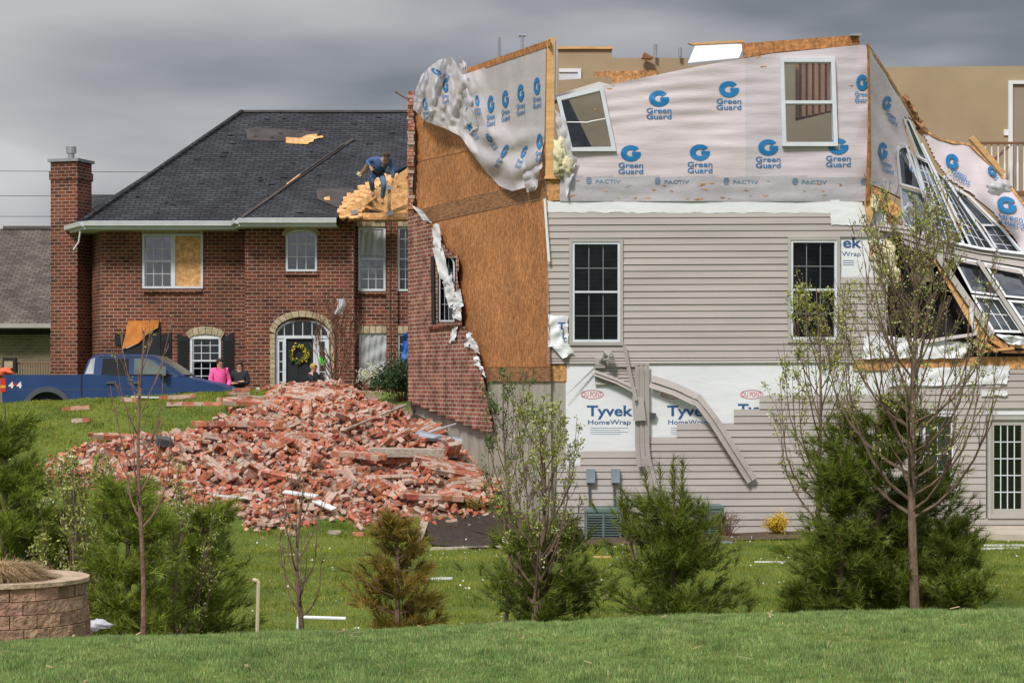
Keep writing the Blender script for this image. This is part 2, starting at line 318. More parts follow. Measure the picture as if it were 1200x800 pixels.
def P(px, py, Y): return Vector(((px - CX) / F * Y, Y, (HY - py) / F * Y))
def plane(p0, n):                                   # photo pixel -> point of a plane standing in the scene, pushed out along its normal
    p0 = Vector(p0); n = Vector(n).normalized()
    if n.y > 0: n = -n
    dn = p0.dot(n)
    def f(px, py, off=0.0):
        d = Vector(((px - CX) / F, 1, (HY - py) / F)); return d * (dn / d.dot(n)) + n * off
    f.n = n
    return f
def front(Y): return plane((0, Y, 0), (0, -1, 0))
def fpoly(mb, mf, pts, d0, d1, mi=0): return mb.prism([mf(x, y, d1) for x, y in pts], [mf(x, y, d0) for x, y in pts], mi)
def frect(mb, mf, x0, y0, x1, y1, d0, d1, mi=0): return fpoly(mb, mf, [(x0, y0), (x1, y0), (x1, y1), (x0, y1)], d0, d1, mi)
def fbar(mb, mf, a, b, w, d0, d1, mi=0):
    dx, dy = b[0] - a[0], b[1] - a[1]; l = math.hypot(dx, dy); nx, ny = -dy / l * w / 2, dx / l * w / 2
    return fpoly(mb, mf, [(a[0] + nx, a[1] + ny), (b[0] + nx, b[1] + ny), (b[0] - nx, b[1] - ny), (a[0] - nx, a[1] - ny)], d0, d1, mi)
def holed(mb, mf, x0, y0, x1, y1, holes, d0, d1, mi=0, nx=1):
    xs = sorted({x0, x1} | {h[k] for h in holes for k in (0, 2) if x0 < h[k] < x1}); ys = sorted({y0, y1} | {h[k] for h in holes for k in (1, 3) if y0 < h[k] < y1})
    for i in range(len(xs) - 1):
        for j in range(len(ys) - 1):
            cx, cy = (xs[i] + xs[i + 1]) / 2, (ys[j] + ys[j + 1]) / 2
            if not any(h[0] < cx < h[2] and h[1] < cy < h[3] for h in holes): frect(mb, mf, xs[i], ys[j], xs[i + 1], ys[j + 1], d0, d1, mi)

def window(parent, mf, q, cols=3, rows=2, sash=2, fw=3.0, mw=.8, rise=0, d=(-.06, .035), m='white', glass='glass', back=None, gridm=None, slats=0, fan=False, name='window', backm='dark', nogrid=()):
    """q: TL,TR,BR,BL photo pixels. frame > pane, muntin_grid, blind"""
    (ax, ay), (bx, by), (cx, cy), (dx, dy) = q
    W = math.hypot(bx - ax, by - ay); H = math.hypot(dx - ax, dy - ay)
    def mq(x, y):                                   # local px (x right, y down) -> photo px
        u, v = x / W, y / H
        return (ax * (1 - u) * (1 - v) + bx * u * (1 - v) + cx * u * v + dx * (1 - u) * v, ay * (1 - u) * (1 - v) + by * u * (1 - v) + cy * u * v + dy * (1 - u) * v)
    def outline(i):
        pts = [(i, H - i), (W - i, H - i)]
        if rise <= 0: return pts + [(W - i, i), (i, i)]
        for k in range(13):
            a = math.pi * k / 12; pts.append((W / 2 + (W / 2 - i) * math.cos(a), rise - (rise - i) * math.sin(a)))
        return pts
    def top(x): return 0 if rise <= 0 else rise - rise * math.sqrt(max(0, 1 - ((x - W / 2) / (W / 2)) ** 2))
    fr = MB(); o, i_ = outline(0), outline(fw)
    for k in range(len(o)):
        j = (k + 1) % len(o)
        pts = [mq(*o[k]), mq(*o[j]), mq(*i_[j]), mq(*i_[k])]
        fr.prism([mf(*p, d[1]) for p in pts], [mf(*p, d[0]) for p in pts])
    y0 = fw; y1 = H - fw
    def bar(mb, a, b, w, e0, e1): fbar(mb, mf, mq(*a), mq(*b), w, e0, e1)
    if sash == 2: bar(fr, (fw * .8, (y0 + y1) / 2), (W - fw * .8, (y0 + y1) / 2), fw * .75, d[0] + .01, d[1] - .012)
    fo = fr.build(name, m, parent)
    g = MB(); ip = outline(fw * .7); e = d[0] + .02
    fpoly(g, mf, [mq(*p) for p in ip], e - .006, e); g.build('pane', glass, fo)
    if cols > 1 or rows > 1:
        g = MB(); ns = sash
        for s in range(ns):
            if s in nogrid: continue
            ya = y0 + (y1 - y0) * s / ns; yb = y0 + (y1 - y0) * (s + 1) / ns
            for c in range(1, cols):
                x = fw + (W - 2 * fw) * c / cols; bar(g, (x, max(ya, top(x) + fw * .5 if s == 0 else ya)), (x, yb), mw, e + .003, e + .014)
            for r in range(1, rows):
                y = ya + (yb - ya) * r / rows
                if y > rise * .8 or rise <= 0: bar(g, (fw, y), (W - fw, y), mw, e + .004, e + .015)
        if g.v: g.build('muntin_grid', gridm or m, fo)
    if back:
        g = MB(); fpoly(g, mf, [mq(*p) for p in outline(fw * .5)], -back - .02, -back); g.build('curtain', backm, fo)  # sheet behind the glass; by default its dark colour stands for room shade
    if slats:
        g = MB()
        for k in range(slats):
            y = y0 + (y1 - y0) * (k + .5) / slats; h = (y1 - y0) / slats
            pts = [mq(fw, y - h * .36), mq(W - fw, y - h * .36), mq(W - fw, y + h * .3), mq(fw, y + h * .3)]
            a = [mf(*pts[0], -.115), mf(*pts[1], -.115), mf(*pts[2], -.09), mf(*pts[3], -.09)]
            b = [p + Vector((0, .004, 0)) for p in a]; g.hexa(a + b)
        g.build('blind', 'blind', fo)
    return fo

_tc = {}
def textgeo(s, bold=.0):
    if (s, bold) in _tc: return _tc[(s, bold)]
    cu = bpy.data.curves.new('t', 'FONT'); cu.body = s; cu.size = 1; cu.offset = bold; cu.resolution_u = 3; cu.align_x = 'CENTER'
    ob = bpy.data.objects.new('t', cu); COL.objects.link(ob); dg = bpy.context.evaluated_depsgraph_get()
    me = bpy.data.meshes.new_from_object(ob.evaluated_get(dg)); bm = bmesh.new(); bm.from_mesh(me); bmesh.ops.triangulate(bm, faces=bm.faces)
    v = [(a.co.x, a.co.y) for a in bm.verts]; f = [tuple(q.index for q in a.verts) for a in bm.faces]; bm.free()
    bpy.data.objects.remove(ob); bpy.data.curves.remove(cu); bpy.data.meshes.remove(me)
    w = max(a[0] for a in v) - min(a[0] for a in v); _tc[(s, bold)] = (v, f, w); return _tc[(s, bold)]
def flat(mb, mf, v, f, cx, cy, sx, sy, rot=0, shear=0, off=.01, mi=0):
    c, s_ = math.cos(rot), math.sin(rot); out = []
    for x, y in v:
        X, Y = x * sx, y * sy
        X, Y = X * c - Y * s_, X * s_ + Y * c
        out.append(mf(cx + X, cy - Y + shear * X, off))
    mb.add(out, f, mi)
def text(mb, mf, s, cx, cy, width, height, bold=.02, mi=0, off=.01, rot=0, shear=0):
    """centre x and baseline y in photo px; width of the whole string, cap height"""
    v, f, w = textgeo(s, bold); flat(mb, mf, v, f, cx, cy, width / w, height / .7, rot, shear, off, mi)
def ptext(parent, m, *a, **k):
    g = MB(); text(g, *a, **k); return g.build('wrap_lettering', m, parent, recalc=False)
def gshape():
    n = 40; v = []; f = []
    a0, a1 = math.radians(38), math.radians(352)
    for k in range(n + 1):
        a = a0 + (a1 - a0) * k / n; v += [(math.cos(a), math.sin(a)), (.42 * math.cos(a), .42 * math.sin(a))]
    for k in range(n): f.append((2 * k, 2 * k + 2, 2 * k + 3, 2 * k + 1))
    k = len(v); v += [(.12, -.2), (1.0, -.2), (.98, .18), (.12, .18)]; f.append((k, k + 1, k + 2, k + 3))
    k = len(v); v += [(.35, -.2), (.9, -.2), (.75, -.75), (.35, -.5)]
    return v, f
GV, GF = gshape()
def glogo(mb, mf, cx, cy, s=1.0, sq=1.0, rot=0, shear=0, mi=0, off=.012, lean=None):
    """blue round G over the two words Green / Guard. s=1 -> disc radius 11 px"""
    def at(dx, dy):
        if lean is not None: return cx + lean * dy, cy + dy
        c, q = math.cos(rot), math.sin(rot); X, Y = dx * sq, -dy; return cx + X * c - Y * q, cy - (X * q + Y * c) + shear * (X * c - Y * q)
    flat(mb, mf, GV, GF, *at(0, 0), 11.6 * s * sq, 9.2 * s, rot, shear, off, mi)
    text(mb, mf, 'Green', *at(0, 16.4 * s), 28.5 * s * sq, 5.7 * s, .012, mi, off, rot, shear)
    text(mb, mf, 'Guard', *at(0, 23.4 * s), 28.5 * s * sq, 5.7 * s, .012, mi, off, rot, shear)

def plogo(parent, *a, **k):
    g = MB(); glogo(g, *a, **k); return g.build('wrap_logo', 'ink', parent, recalc=False)
# ------------------------------------------------------------------ terrain
_cx = (np.array([0, 100, 400, 600, 800, 1000, 1200]) - 600) / 2400 * 13.4
_ct = (np.array([754, 750, 741, 733, 724, 719, 716]) - 445) / 2400
_ca = 1.5 + (_ct - .1224) * 13.2
def sst(a, b, t): t = np.clip((t - a) / (b - a), 0, 1); return t * t * (3 - 2 * t)
def smax(a, b, k=.25): h = np.clip(.5 + .5 * (a - b) / k, 0, 1); return b * (1 - h) + a * h + k * h * (1 - h)
def TZ(x, y):
    x = np.asarray(x, float); y = np.asarray(y, float)
    a = np.interp(x, _cx, _ca); fore = -a - .0245 * np.maximum(0, y - 11) ** 2
    fore = np.where(y < 11, -a, fore)
    rough = .02 * np.sin(x * 1.7 + y * .6) + .015 * np.sin(x * .8 - y * 1.3)
    yard = -2.88 + .017 * np.clip(x, -20, 20) + rough
    w = sst(-3.5, .3, x)                            # 0 = open slope at left, 1 = along the house
    yb = 35.5 * (1 - w) + 37.4 * w; yt = 48.5 * (1 - w) + 44.8 * w
    ztop = np.interp(x, [-13, -10.5, -7.5, -5.5, -2], [-.60, -.50, -.34, -.22, -.30])
    tt = np.clip((y - yb) / (yt - yb), 0, 1); tt = tt * .55 + .45 * tt * tt * (3 - 2 * tt)
    hill = yard + (ztop - yard) * tt
    low = np.interp(x, [-7, -5], [-1.27, -.95])
    hill = hill + (low - hill) * sst(49, 53, y)
    hill = hill + (-.95 - hill) * sst(58, 62, y)
    return smax(fore, hill)
def tz(x, y): return float(TZ(x, y))
def ground(px, py, y0=17.0, lift=None):             # where the sight line through a photo pixel meets the ground beyond y0
    Y = np.arange(y0, 70, .02); X = (px - CX) / F * Y; Z = (HY - py) / F * Y
    T = TZ(X, Y) + (lift(X, Y) if lift else 0); k = np.nonzero(Z <= T)[0]
    i = k[0] if len(k) else len(Y) - 1
    return Vector((X[i], Y[i], T[i]))

def nonuni(a): return np.unique(np.concatenate(a))
gx = nonuni([np.linspace(-900, -60, 12), np.linspace(-60, -16, 20), np.linspace(-16, 12, 141), np.linspace(12, 60, 20), np.linspace(60, 900, 12)])
gy = nonuni([np.linspace(-40, 4, 10), np.linspace(4, 30, 105), np.linspace(30, 64, 137), np.linspace(64, 160, 20), np.linspace(160, 1800, 12)])
GX, GY = np.meshgrid(gx, gy); GZ = TZ(GX, GY)
def grassmat(name, a, b, c, sc=1.0):
    m = bpy.data.materials.new(name); m.use_nodes = True; nt = m.node_tree; N = nt.nodes; L = nt.links; bs = N['Principled BSDF']
    bs.inputs['Roughness'].default_value = .9; bs.inputs['Specular IOR Level'].default_value = .15
    t = N.new('ShaderNodeTexCoord'); n1 = N.new('ShaderNodeTexNoise'); n1.inputs['Scale'].default_value = .55 * sc; n1.inputs['Detail'].default_value = 6
    n2 = N.new('ShaderNodeTexNoise'); n2.inputs['Scale'].default_value = 9; n2.inputs['Detail'].default_value = 6; n2.inputs['Roughness'].default_value = .7
    L.new(t.outputs['Object'], n1.inputs['Vector']); L.new(t.outputs['Object'], n2.inputs['Vector'])
    r = N.new('ShaderNodeValToRGB'); r.color_ramp.elements[0].position = .35; r.color_ramp.elements[1].position = .65
    r.color_ramp.elements[0].color = (*a, 1); r.color_ramp.elements[1].color = (*b, 1); L.new(n1.outputs[0], r.inputs[0])
    r2 = N.new('ShaderNodeValToRGB'); r2.color_ramp.elements[0].position = .5; r2.color_ramp.elements[1].position = .72; L.new(n2.outputs[0], r2.inputs[0])
    mx = N.new('ShaderNodeMix'); mx.data_type = 'RGBA'; L.new(r2.outputs[0], mx.inputs[0]); L.new(r.outputs[0], mx.inputs[6]); mx.inputs[7].default_value = (*c, 1)
    L.new(mx.outputs[2], bs.inputs['Base Color'])
    bp = N.new('ShaderNodeBump'); bp.inputs['Strength'].default_value = .8; bp.inputs['Distance'].default_value = .05; L.new(n2.outputs[0], bp.inputs['Height']); L.new(bp.outputs[0], bs.inputs['Normal'])
    return m
M['grass_ground'] = grassmat('lawn', (.070, .130, .022), (.135, .175, .030), (.17, .16, .05))
g = MB(); g.grid([[(GX[i, j], GY[i, j], GZ[i, j]) for j in range(len(gx))] for i in range(len(gy))])
cp(g.build('ground', 'grass_ground', smooth=True, recalc=False), kind='structure')

def blademat(name, a, b, sc=5.0):
    return mat(name, a, var=.35, scale=sc, island=.5, detail=6, rough=.7, col2=b, spec=.2, trans=.25)
M['blade_near'] = blademat('near grass blades', (.21, .335, .10), (.33, .45, .155))
M['blade_dry'] = blademat('dry grass blades', (.42, .38, .18), (.52, .45, .22))
M['blade_far'] = blademat('lawn blades', (.17, .235, .028), (.31, .33, .05), 1.1)
def blades(name, n, x0, x1, y0, y1, hmin, hmax, w, m, seed, keep=None, parent=None, wedge=True):
    r = np.random.default_rng(seed); y = r.uniform(y0, y1, n) if not wedge else np.sqrt(r.uniform(y0 ** 2, y1 ** 2, n))
    x = r.uniform(x0, x1, n) * (y / y1 if wedge else 1)
    if keep is not None: k = keep(x, y); x, y = x[k], y[k]; n = len(x)
    z = TZ(x, y) - .01; h = r.uniform(hmin, hmax, n) * (.85 + .4 * np.sin(x * 23 + 3 * np.sin(y * 9)) * np.sin(y * 19 + 2 * np.sin(x * 11)) + .2 * np.sin(x * 5 + y * 3)); a = r.uniform(0, 2 * np.pi, n); ln = r.uniform(.1, .6, n) * h; b = r.uniform(0, 2 * np.pi, n)
    ww = w * r.uniform(.6, 1.3, n)
    V = np.zeros((n, 3, 3)); V[:, 0] = np.stack([x - np.cos(a) * ww, y - np.sin(a) * ww, z], 1); V[:, 1] = np.stack([x + np.cos(a) * ww, y + np.sin(a) * ww, z], 1)
    V[:, 2] = np.stack([x + np.cos(b) * ln, y + np.sin(b) * ln, z + h], 1)
    return cp(bulk(name, V, 3, m, parent), 'short mown grass' if parent is None else None, None, None, 'stuff')
# ------------------------------------------------------------------ the damaged house on the right
YF = 37.5
FM = front(YF)
HR = thing('damaged_house', 'wind torn two storey house with taupe siding, white house wrap and its roof gone', 'house', (5, 41, -2.85))
A0 = Vector((.66, 37.5, 0)); AD = Vector((-.367, .93, 0)).normalized()
SM = plane(A0, (-.93, -.367, 0))                   # the left (side) wall
_SM0 = SM
def SM(px, py, off=0.0):                            # outward offset, still on the sight line
    d = Vector(((px - CX) / F, 1, (HY - py) / F)); n = _SM0.n; return d * ((A0.dot(n) + off) / d.dot(n))

M['trim_grey'] = mat('grey muntin', (.17, .185, .195), var=.05); M['glass_low'] = glassmat('dull window glass', (.7, .75, .78), refl=-.15)
W1 = (668, 281, 729, 403); W2 = (924, 279, 983, 400); BW = (1080, 484, 1118, 578); PD = (1156, 486, 1226, 608)
g = MB(); holed(g, FM, 663, 425, 1300, 640, [BW, PD], -.18, -.02); g.build('basement_wall', 'tyvek', HR)
g = MB(); holed(g, FM, 646, 236, 1040, 425, [W1, W2], -.18, -.02); g.build('ground_floor_wall', 'tyvek', HR)
g = MB(); frect(g, FM, 644, 447, 664, 640, -.2, -.03); g.build('foundation_corner', 'concrete', HR)
g = MB(); frect(g, FM, 644, 425, 664, 447, -.2, -.012); g.build('rim_joist', 'osb', HR)

# lapped vinyl siding: every course is a double 4 inch panel with real lap shadow
def course(mb, x0, x1, yt, h, mf=FM, slope=0.0, base=.0):
    prof = [(0, .004), (.44, .020), (.475, .022), (.49, .006), (.53, .006), (.94, .022), (.985, .026), (1.0, .004)]
    pts = [[mf(x, yt + h * v + slope * (x - 640), d + base) for v, d in prof] for x in (x0, x1)]
    n = len(prof); k = len(mb.v); mb.v += [tuple(p) for p in pts[0]] + [tuple(p) for p in pts[1]]
    for i in range(n - 1): mb.f.append([k + i, k + i + 1, k + n + i + 1, k + n + i]); mb.m.append(1 if i in (4, 5) and 0 else 0)
def rng_sub(a, b, holes):
    out = [(a, b)]
    for h0, h1 in holes:
        nw = []
        for s, e in out:
            if h1 <= s or h0 >= e: nw.append((s, e))
            else:
                if s < h0: nw.append((s, h0))
                if e > h1: nw.append((h1, e))
        out = nw
    return out
H = 15.55; sl = -.0042
g = MB()
for i in range(12):
    yt = 248 + i * (427.5 - 248) / 11.5; h = (427.5 - 248) / 11.5
    if yt > 424: continue
    a, b = 642, 1037
    if i == 0: b = 975
    if i == 1: b = 1046
    holes = [(W[0] - 1, W[2] + 1) for W in (W1, W2) if yt + h * .8 > W[1] and yt + h * .2 < W[3]]
    if 2 <= i <= 4: b = 985
    if i > 4: b = 1037 - max(0, (i - 8)) * 5
    hh = min(h, 426 - yt)
    for s, e in rng_sub(a, b, holes): course(g, s, e, yt, hh, slope=sl)
g.build('upper_siding', 'siding', HR, recalc=False)
g = MB(); tops = [(652, 680, 549), (680, 745, 533), (745, 793, 517), (793, 860, 500.5), (860, 890, 484), (890, 985, 468), (985, 1040, 466), (1040, 1180, 452), (1180, 1300, 434)]
h = 16.1
for i in range(13):
    yt = 432 + i * h
    segs = [(x0, x1) for x0, x1, t in tops if yt + sl * (x0 - 640) >= t - 7]
    merged = []
    for s in segs:
        if merged and merged[-1][1] == s[0]: merged[-1] = (merged[-1][0], s[1])
        else: merged.append(s)
    holes = [(W[0] - 1, W[2] + 1) for W in (BW, PD) if yt + h * .8 > W[1] and yt + h * .2 < W[3]]
    for a, b in merged:
        for s, e in rng_sub(a, b, holes): course(g, s, e, yt, min(h, 629 - yt), slope=sl)
g.build('basement_siding', 'siding', HR, recalc=False)
# windows with dark blinds, trims
for W, nm in ((W1, 'left'), (W2, 'right')):
    x0, y0, x1, y1 = W
    fo = window(HR, FM, [(x0 + 2, y0 + 2), (x1 - 2, y0 + 2), (x1 - 2, y1 - 2), (x0 + 2, y1 - 2)], 3, 2, 2, fw=3.2, mw=1.1, d=(-.06, .03), m='bluewhite', slats=22, back=.2, gridm='trim_grey', glass='glass_low')
    t = MB(); s = MB()
    for a in ((x0 - 1, y0 - 1, x1 + 1, y0 + 2.5), (x0 - 1, y1 - 2.5, x1 + 1, y1 + 1.5), (x0 - 1, y0 + 2.5, x0 + 2.5, y1 - 2.5), (x1 - 2.5, y0 + 2.5, x1 + 1, y1 - 2.5)): frect(t, FM, *a, 0, .045)
    t.build('window_casing', 'almond', HR)
fo = window(HR, FM, [(1081, 485), (1117, 485), (1117, 577), (1081, 577)], 2, 2, 2, fw=3, mw=.8, m='white', back=.12, backm='palecurtain', glass='glass')
fo = window(HR, FM, [(1157, 487), (1226, 487), (1226, 607), (1157, 607)], 1, 1, 1, fw=4.5, m='almond', back=.5, name='patio_door')
cp(fo, 'pale patio door with a grid of dark panes')
g = MB()
for a in ((1161, 491, 1220, 498), (1161, 596, 1220, 604), (1161, 498, 1165, 596), (1197, 498, 1205, 596)): frect(g, FM, *a, -.045, -.005)
d_ = g.build('door_leaf', 'almond', fo)
g = MB()
for x in (1173, 1181, 1189): frect(g, FM, x - .6, 498, x + .6, 596, -.03, -.018)
for k in range(1, 5): frect(g, FM, 1165, 498 + 98 * k / 5 - .6, 1197, 498 + 98 * k / 5 + .6, -.03, -.016)
g.build('muntin_grid', 'bluewhite', fo)
# printed house wrap on the basement wall
def tyv(cx, cy, s=1.0, txt='Tyvek', w=54): ptext(HR, 'ink2', FM, txt, cx, cy, w, 12.0, .024, 0, -.016)
tyv(714, 487); tyv(808, 487); tyv(890, 485, w=52)
for cx, cy, w in ((714, 497, 50), (806, 497, 46), (892, 495, 48)): ptext(HR, 'ink2', FM, 'HomeWrap', cx, cy, w, 5.4, .012, 0, -.016)
for cx in (714, 808):
    g = MB()
    for k in range(4): frect(g, FM, cx - 22, 501 + 2.4 * k, cx + 22 - (k % 2) * 9, 501.4 + 2.4 * k, -.019, -.016)
    g.build('fine_print', 'ink3', HR, recalc=False)
for cx in (694, 788, 881):
    g = MB(); text(g, FM, 'DU PONT', cx, 465, 23, 6.2, .0, 0, -.016)
    for k in range(28):
        a, b = 2 * math.pi * k / 28, 2 * math.pi * (k + 1) / 28
        g.add([FM(cx + 13.5 * math.cos(a), 462 + 5.4 * math.sin(a), -.016), FM(cx + 13.5 * math.cos(b), 462 + 5.4 * math.sin(b), -.016), FM(cx + 12.6 * math.cos(b), 462 + 4.7 * math.sin(b), -.016), FM(cx + 12.6 * math.cos(a), 462 + 4.7 * math.sin(a), -.016)], [(0, 1, 2, 3)])
    g.build('wrap_emblem', 'inkred', HR, recalc=False)
ptext(HR, 'ink2', FM, 'ek', 998, 290, 22, 12, .024, 0, -.016); ptext(HR, 'ink2', FM, 'Wrap', 998, 300, 22, 5.4, .004, 0, -.016)
g = MB()
for k in range(3): frect(g, FM, 988, 305 + 2.5 * k, 1001, 305.6 + 2.5 * k, -.019, -.016)
g.build('fine_print', 'ink2', HR, recalc=False)

# hanging siding strips and downspout pieces
def strip(name, pts, w, mt='siding', base=.05, th=.03, parent=HR, mf=FM, ridges=2):
    g = MB()
    for i in range(len(pts) - 1):
        (xa, ya, da), (xb, yb, db) = pts[i], pts[i + 1]
        l = math.hypot(xb - xa, yb - ya); nx, ny = -(yb - ya) / l, (xb - xa) / l; ux, uy = (xb - xa) / l * .8, (yb - ya) / l * .8; xa -= ux; ya -= uy; xb += ux; yb += uy
        for r in range(ridges):
            s0, s1 = w * (r / ridges - .5), w * ((r + 1) / ridges - .5) - .25
            q = [mf(xa + nx * s0, ya + ny * s0, da + base), mf(xb + nx * s0, yb + ny * s0, db + base), mf(xb + nx * s1, yb + ny * s1, db + base + th), mf(xa + nx * s1, ya + ny * s1, da + base + th)]
            g.hexa(q + [p + Vector((0, .02, 0)) for p in q])
    return g.build(name, mt, parent)
strip('corner_post', [(752, 426, .03), (752, 520, .06), (754, 545, .1)], 17, ridges=3)
strip('hanging_siding', [(757, 536, .1), (766, 570, .12), (770, 585, .08)], 9)
strip('hanging_siding', [(763, 447, .04), (790, 456, .07), (815, 468, .1)], 15, th=.04)
strip('hanging_siding', [(815, 466, .1), (835, 492, .13), (858, 528, .12), (880, 562, .06)], 13, th=.04)
strip('hanging_siding', [(697, 428, .02), (755, 428, .02)], 0.1)
g = MB()
for k in range(3):
    y = 426 + k * 8; course(g, 697 + k * 0, 745, y, 8.5, base=.012)
g.build('siding_remnant', 'siding', HR, recalc=False)
strip('hanging_siding', [(697, 437, .03), (722, 446, .05), (744, 457, .06)], 7)
g = MB(); q = [FM(699, 427, .05), FM(699, 431, .05), FM(662, 464, .12), FM(663, 463, .12)]; g.hexa(q + [p + Vector((0, .01, 0)) for p in q]); g.build('torn_siding_tip', 'almond', HR)
strip('downspout', [(731, 405, .06), (736, 432, .12), (744, 468, .2)], 4.5, mt='siding', th=.05, ridges=1)
g = MB(); fpoly(g, FM, [(740, 464), (753, 465), (756, 492), (742, 493)], .16, .2); g.build('loose_vinyl_block', 'siding', HR)
g = MB(); fpoly(g, FM, [(761, 483), (769, 484), (767, 491), (762, 491)], .02, .07); g.build('cable_outlet', 'trim', HR)
g = MB(); frect(g, FM, 697, 419, 709, 431, .03, .09); g.build('light_mount', 'siding', HR)
# floodlight: two flared lamp heads
fl = thing('floodlight', 'grey flared floodlight on the siding under the left blinded window', 'floodlight', FM(708, 421, .1))
g = MB(); g.tube([FM(703, 424, .08), FM(706, 420, .16)], .03, 8); g.build('arm', 'metal', fl)
for a, b in (((706, 420), (712, 413)), ((707, 421), (716, 420))):
    p0, p1 = FM(*a, .16), FM(*b, .26); g = MB(); g.tube([p0, p0.lerp(p1, .4), p0.lerp(p1, .8), p1], [.035, .045, .085, .1], 12); h_ = g.build('lamp_head', 'almond', fl)
strip('white_flashing', [(638, 234, .02), (643, 306, .06)], 3.2, mt='white', th=.01, ridges=1)
# torn white wrap flap left of the window, with part of a word
def warpgrid(name, ol, n, m, mt, mf, amp=.03, base=.03, seed=1, parent=HR, solid=0, f=.25):
    """ol: 4 corner px (TL,TR,BR,BL); wrinkled sheet"""
    r = random.Random(seed); ph = [r.uniform(0, 6) for _ in range(6)]; rows = []
    for i in range(n + 1):
        row = []
        for j in range(m + 1):
            u, v = j / m, i / n
            x = (ol[0][0] * (1 - u) + ol[1][0] * u) * (1 - v) + (ol[3][0] * (1 - u) + ol[2][0] * u) * v
            y = (ol[0][1] * (1 - u) + ol[1][1] * u) * (1 - v) + (ol[3][1] * (1 - u) + ol[2][1] * u) * v
            e = 0
            if i in (0, n) or j in (0, m): e = r.uniform(-.9, .9)
            d = amp * (math.sin(x * f + ph[0] + y * .13) + .6 * math.sin(y * f * 1.3 + ph[1] - x * .1) + .4 * math.sin((x + y) * f * 2 + ph[2]) + r.uniform(-.3, .3))
            row.append(mf(x + e, y + e, base + abs(d)))
        rows.append(row)
    g = MB(); g.grid(rows); return g.build(name, mt, parent, recalc=False, solid=solid, smooth=True)
g_ = warpgrid('torn_wrap', [(643, 369), (665, 370), (666, 403), (643, 407)], 12, 8, 'tyvek', FM, .03, .04, 3)
warpgrid('torn_wrap', [(643, 402), (664, 400), (672, 412), (660, 421)], 6, 6, 'tyvek', FM, .04, .06, 4)
ptext(HR, 'ink2', FM, 'T', 658, 386, 9, 8, .04, 0, .13); ptext(HR, 'ink2', FM, 'L', 661, 397, 5, 7, .04, 0, .13)
# shreds of pale wrap at the wall top
warpgrid('wrap_strip', [(642, 236), (1010, 234), (1012, 250), (642, 249)], 5, 60, 'tyvek', FM, .003, .012, 5)
warpgrid('wrap_strip', [(972, 246), (1020, 242), (1018, 264), (974, 264)], 5, 12, 'tyvek', FM, .005, .025, 6)

# second floor front wall: pinkish woven wrap over sheathing, ragged sloping top
def topy(x): return float(np.interp(x, [642, 652, 706, 760, 820, 872, 905, 960, 1010, 1018], [122, 117, 101, 90, 78, 69, 63, 58, 53, 54]))
from mathutils import noise as NZ
def wd_(px, py):                                   # real creases of the wrap, metres
    a = .007 * math.sin((py + .12 * px) * .42 + 1.5 * math.sin(px * .011)) * max(0, min(1, (190 - py) / 60)) * max(0, min(1, (900 - px) / 90))
    b = .010 * math.sin(px * .05 + py * .05) + .016 * NZ.noise(Vector((px * .02, py * .09, 3)))
    c = .03 * max(0, (px - 1004) / 14) * math.sin(py * .11)
    return .03 + a + b + c
def WM(px, py, off=0.0): return FM(px, py, wd_(px, py) + off)
def inpoly(x, y, q):
    c = False; j = len(q) - 1
    for i in range(len(q)):
        if (q[i][1] > y) != (q[j][1] > y) and x < (q[j][0] - q[i][0]) * (y - q[i][1]) / (q[j][1] - q[i][1]) + q[i][0]: c = not c
        j = i
    return c
TW = [(654, 116), (705, 102.5), (720, 176), (668, 176)]
RW = [(915, 71), (975.5, 70.5), (979, 170), (918, 170)]
xs = np.linspace(656, 1018, 146); nv = 64
for nm, mt, mf, solid in (('upper_wrap', ['wrap', 'wrap2', 'wrap3'], WM, 0), ('upper_sheathing', ['osb'], FM, .12)):
    g = MB(); P_ = []
    for i in range(nv + 1):
        P_.append([])
        for x in xs:
            t = topy(x); v = i / nv; y = t + (236 - t) * v
            if nm == 'upper_wrap': P_[-1].append((x, y, mf(x, y)))
            else: P_[-1].append((x, y, mf(x, y - .0, -.08)))
    for i in range(nv):
        for j in range(len(xs) - 1):
            cx, cy = (P_[i][j][0] + P_[i + 1][j + 1][0]) / 2, (P_[i][j][1] + P_[i + 1][j + 1][1]) / 2
            if inpoly(cx, cy, TW) or inpoly(cx, cy, RW): continue
            k = len(g.v); g.v += [tuple(P_[a][b][2]) for a, b in ((i, j), (i, j + 1), (i + 1, j + 1), (i + 1, j))]
            g.f.append([k, k + 3, k + 2, k + 1]); g.m.append((1 if cy > 207 else (2 if cx > 872 else 0)) if nm == 'upper_wrap' else 0)
    if nm == 'upper_wrap': upper_wrap = g.build(nm, mt, HR, recalc=False, smooth=False)
    else: g.build(nm, mt, HR, recalc=False, solid=solid)
for cx, cy in ((772, 116), (854, 105), (739, 180), (820, 179), (900, 173), (982, 172)): plogo(HR, WM, cx, cy, 1.02)
for k in range(5):
    g = MB(); cx = 690 + 80.5 * k + (k > 2) * 0; cy = 212 + .3 * k
    for q in range(4): frect(g, WM, cx - 4 + abs(q - 1.5), cy - 4 + 2.2 * q, cx + 4 - abs(q - 1.5), cy - 2.8 + 2.2 * q, .004, .008)
    text(g, WM, 'PACTIV', cx + 22, cy + 3, 29, 4.2, .01, 0, .01); g.build('wrap_lettering', 'ink3', HR, recalc=False)
g = MB(); r_ = random.Random(5)
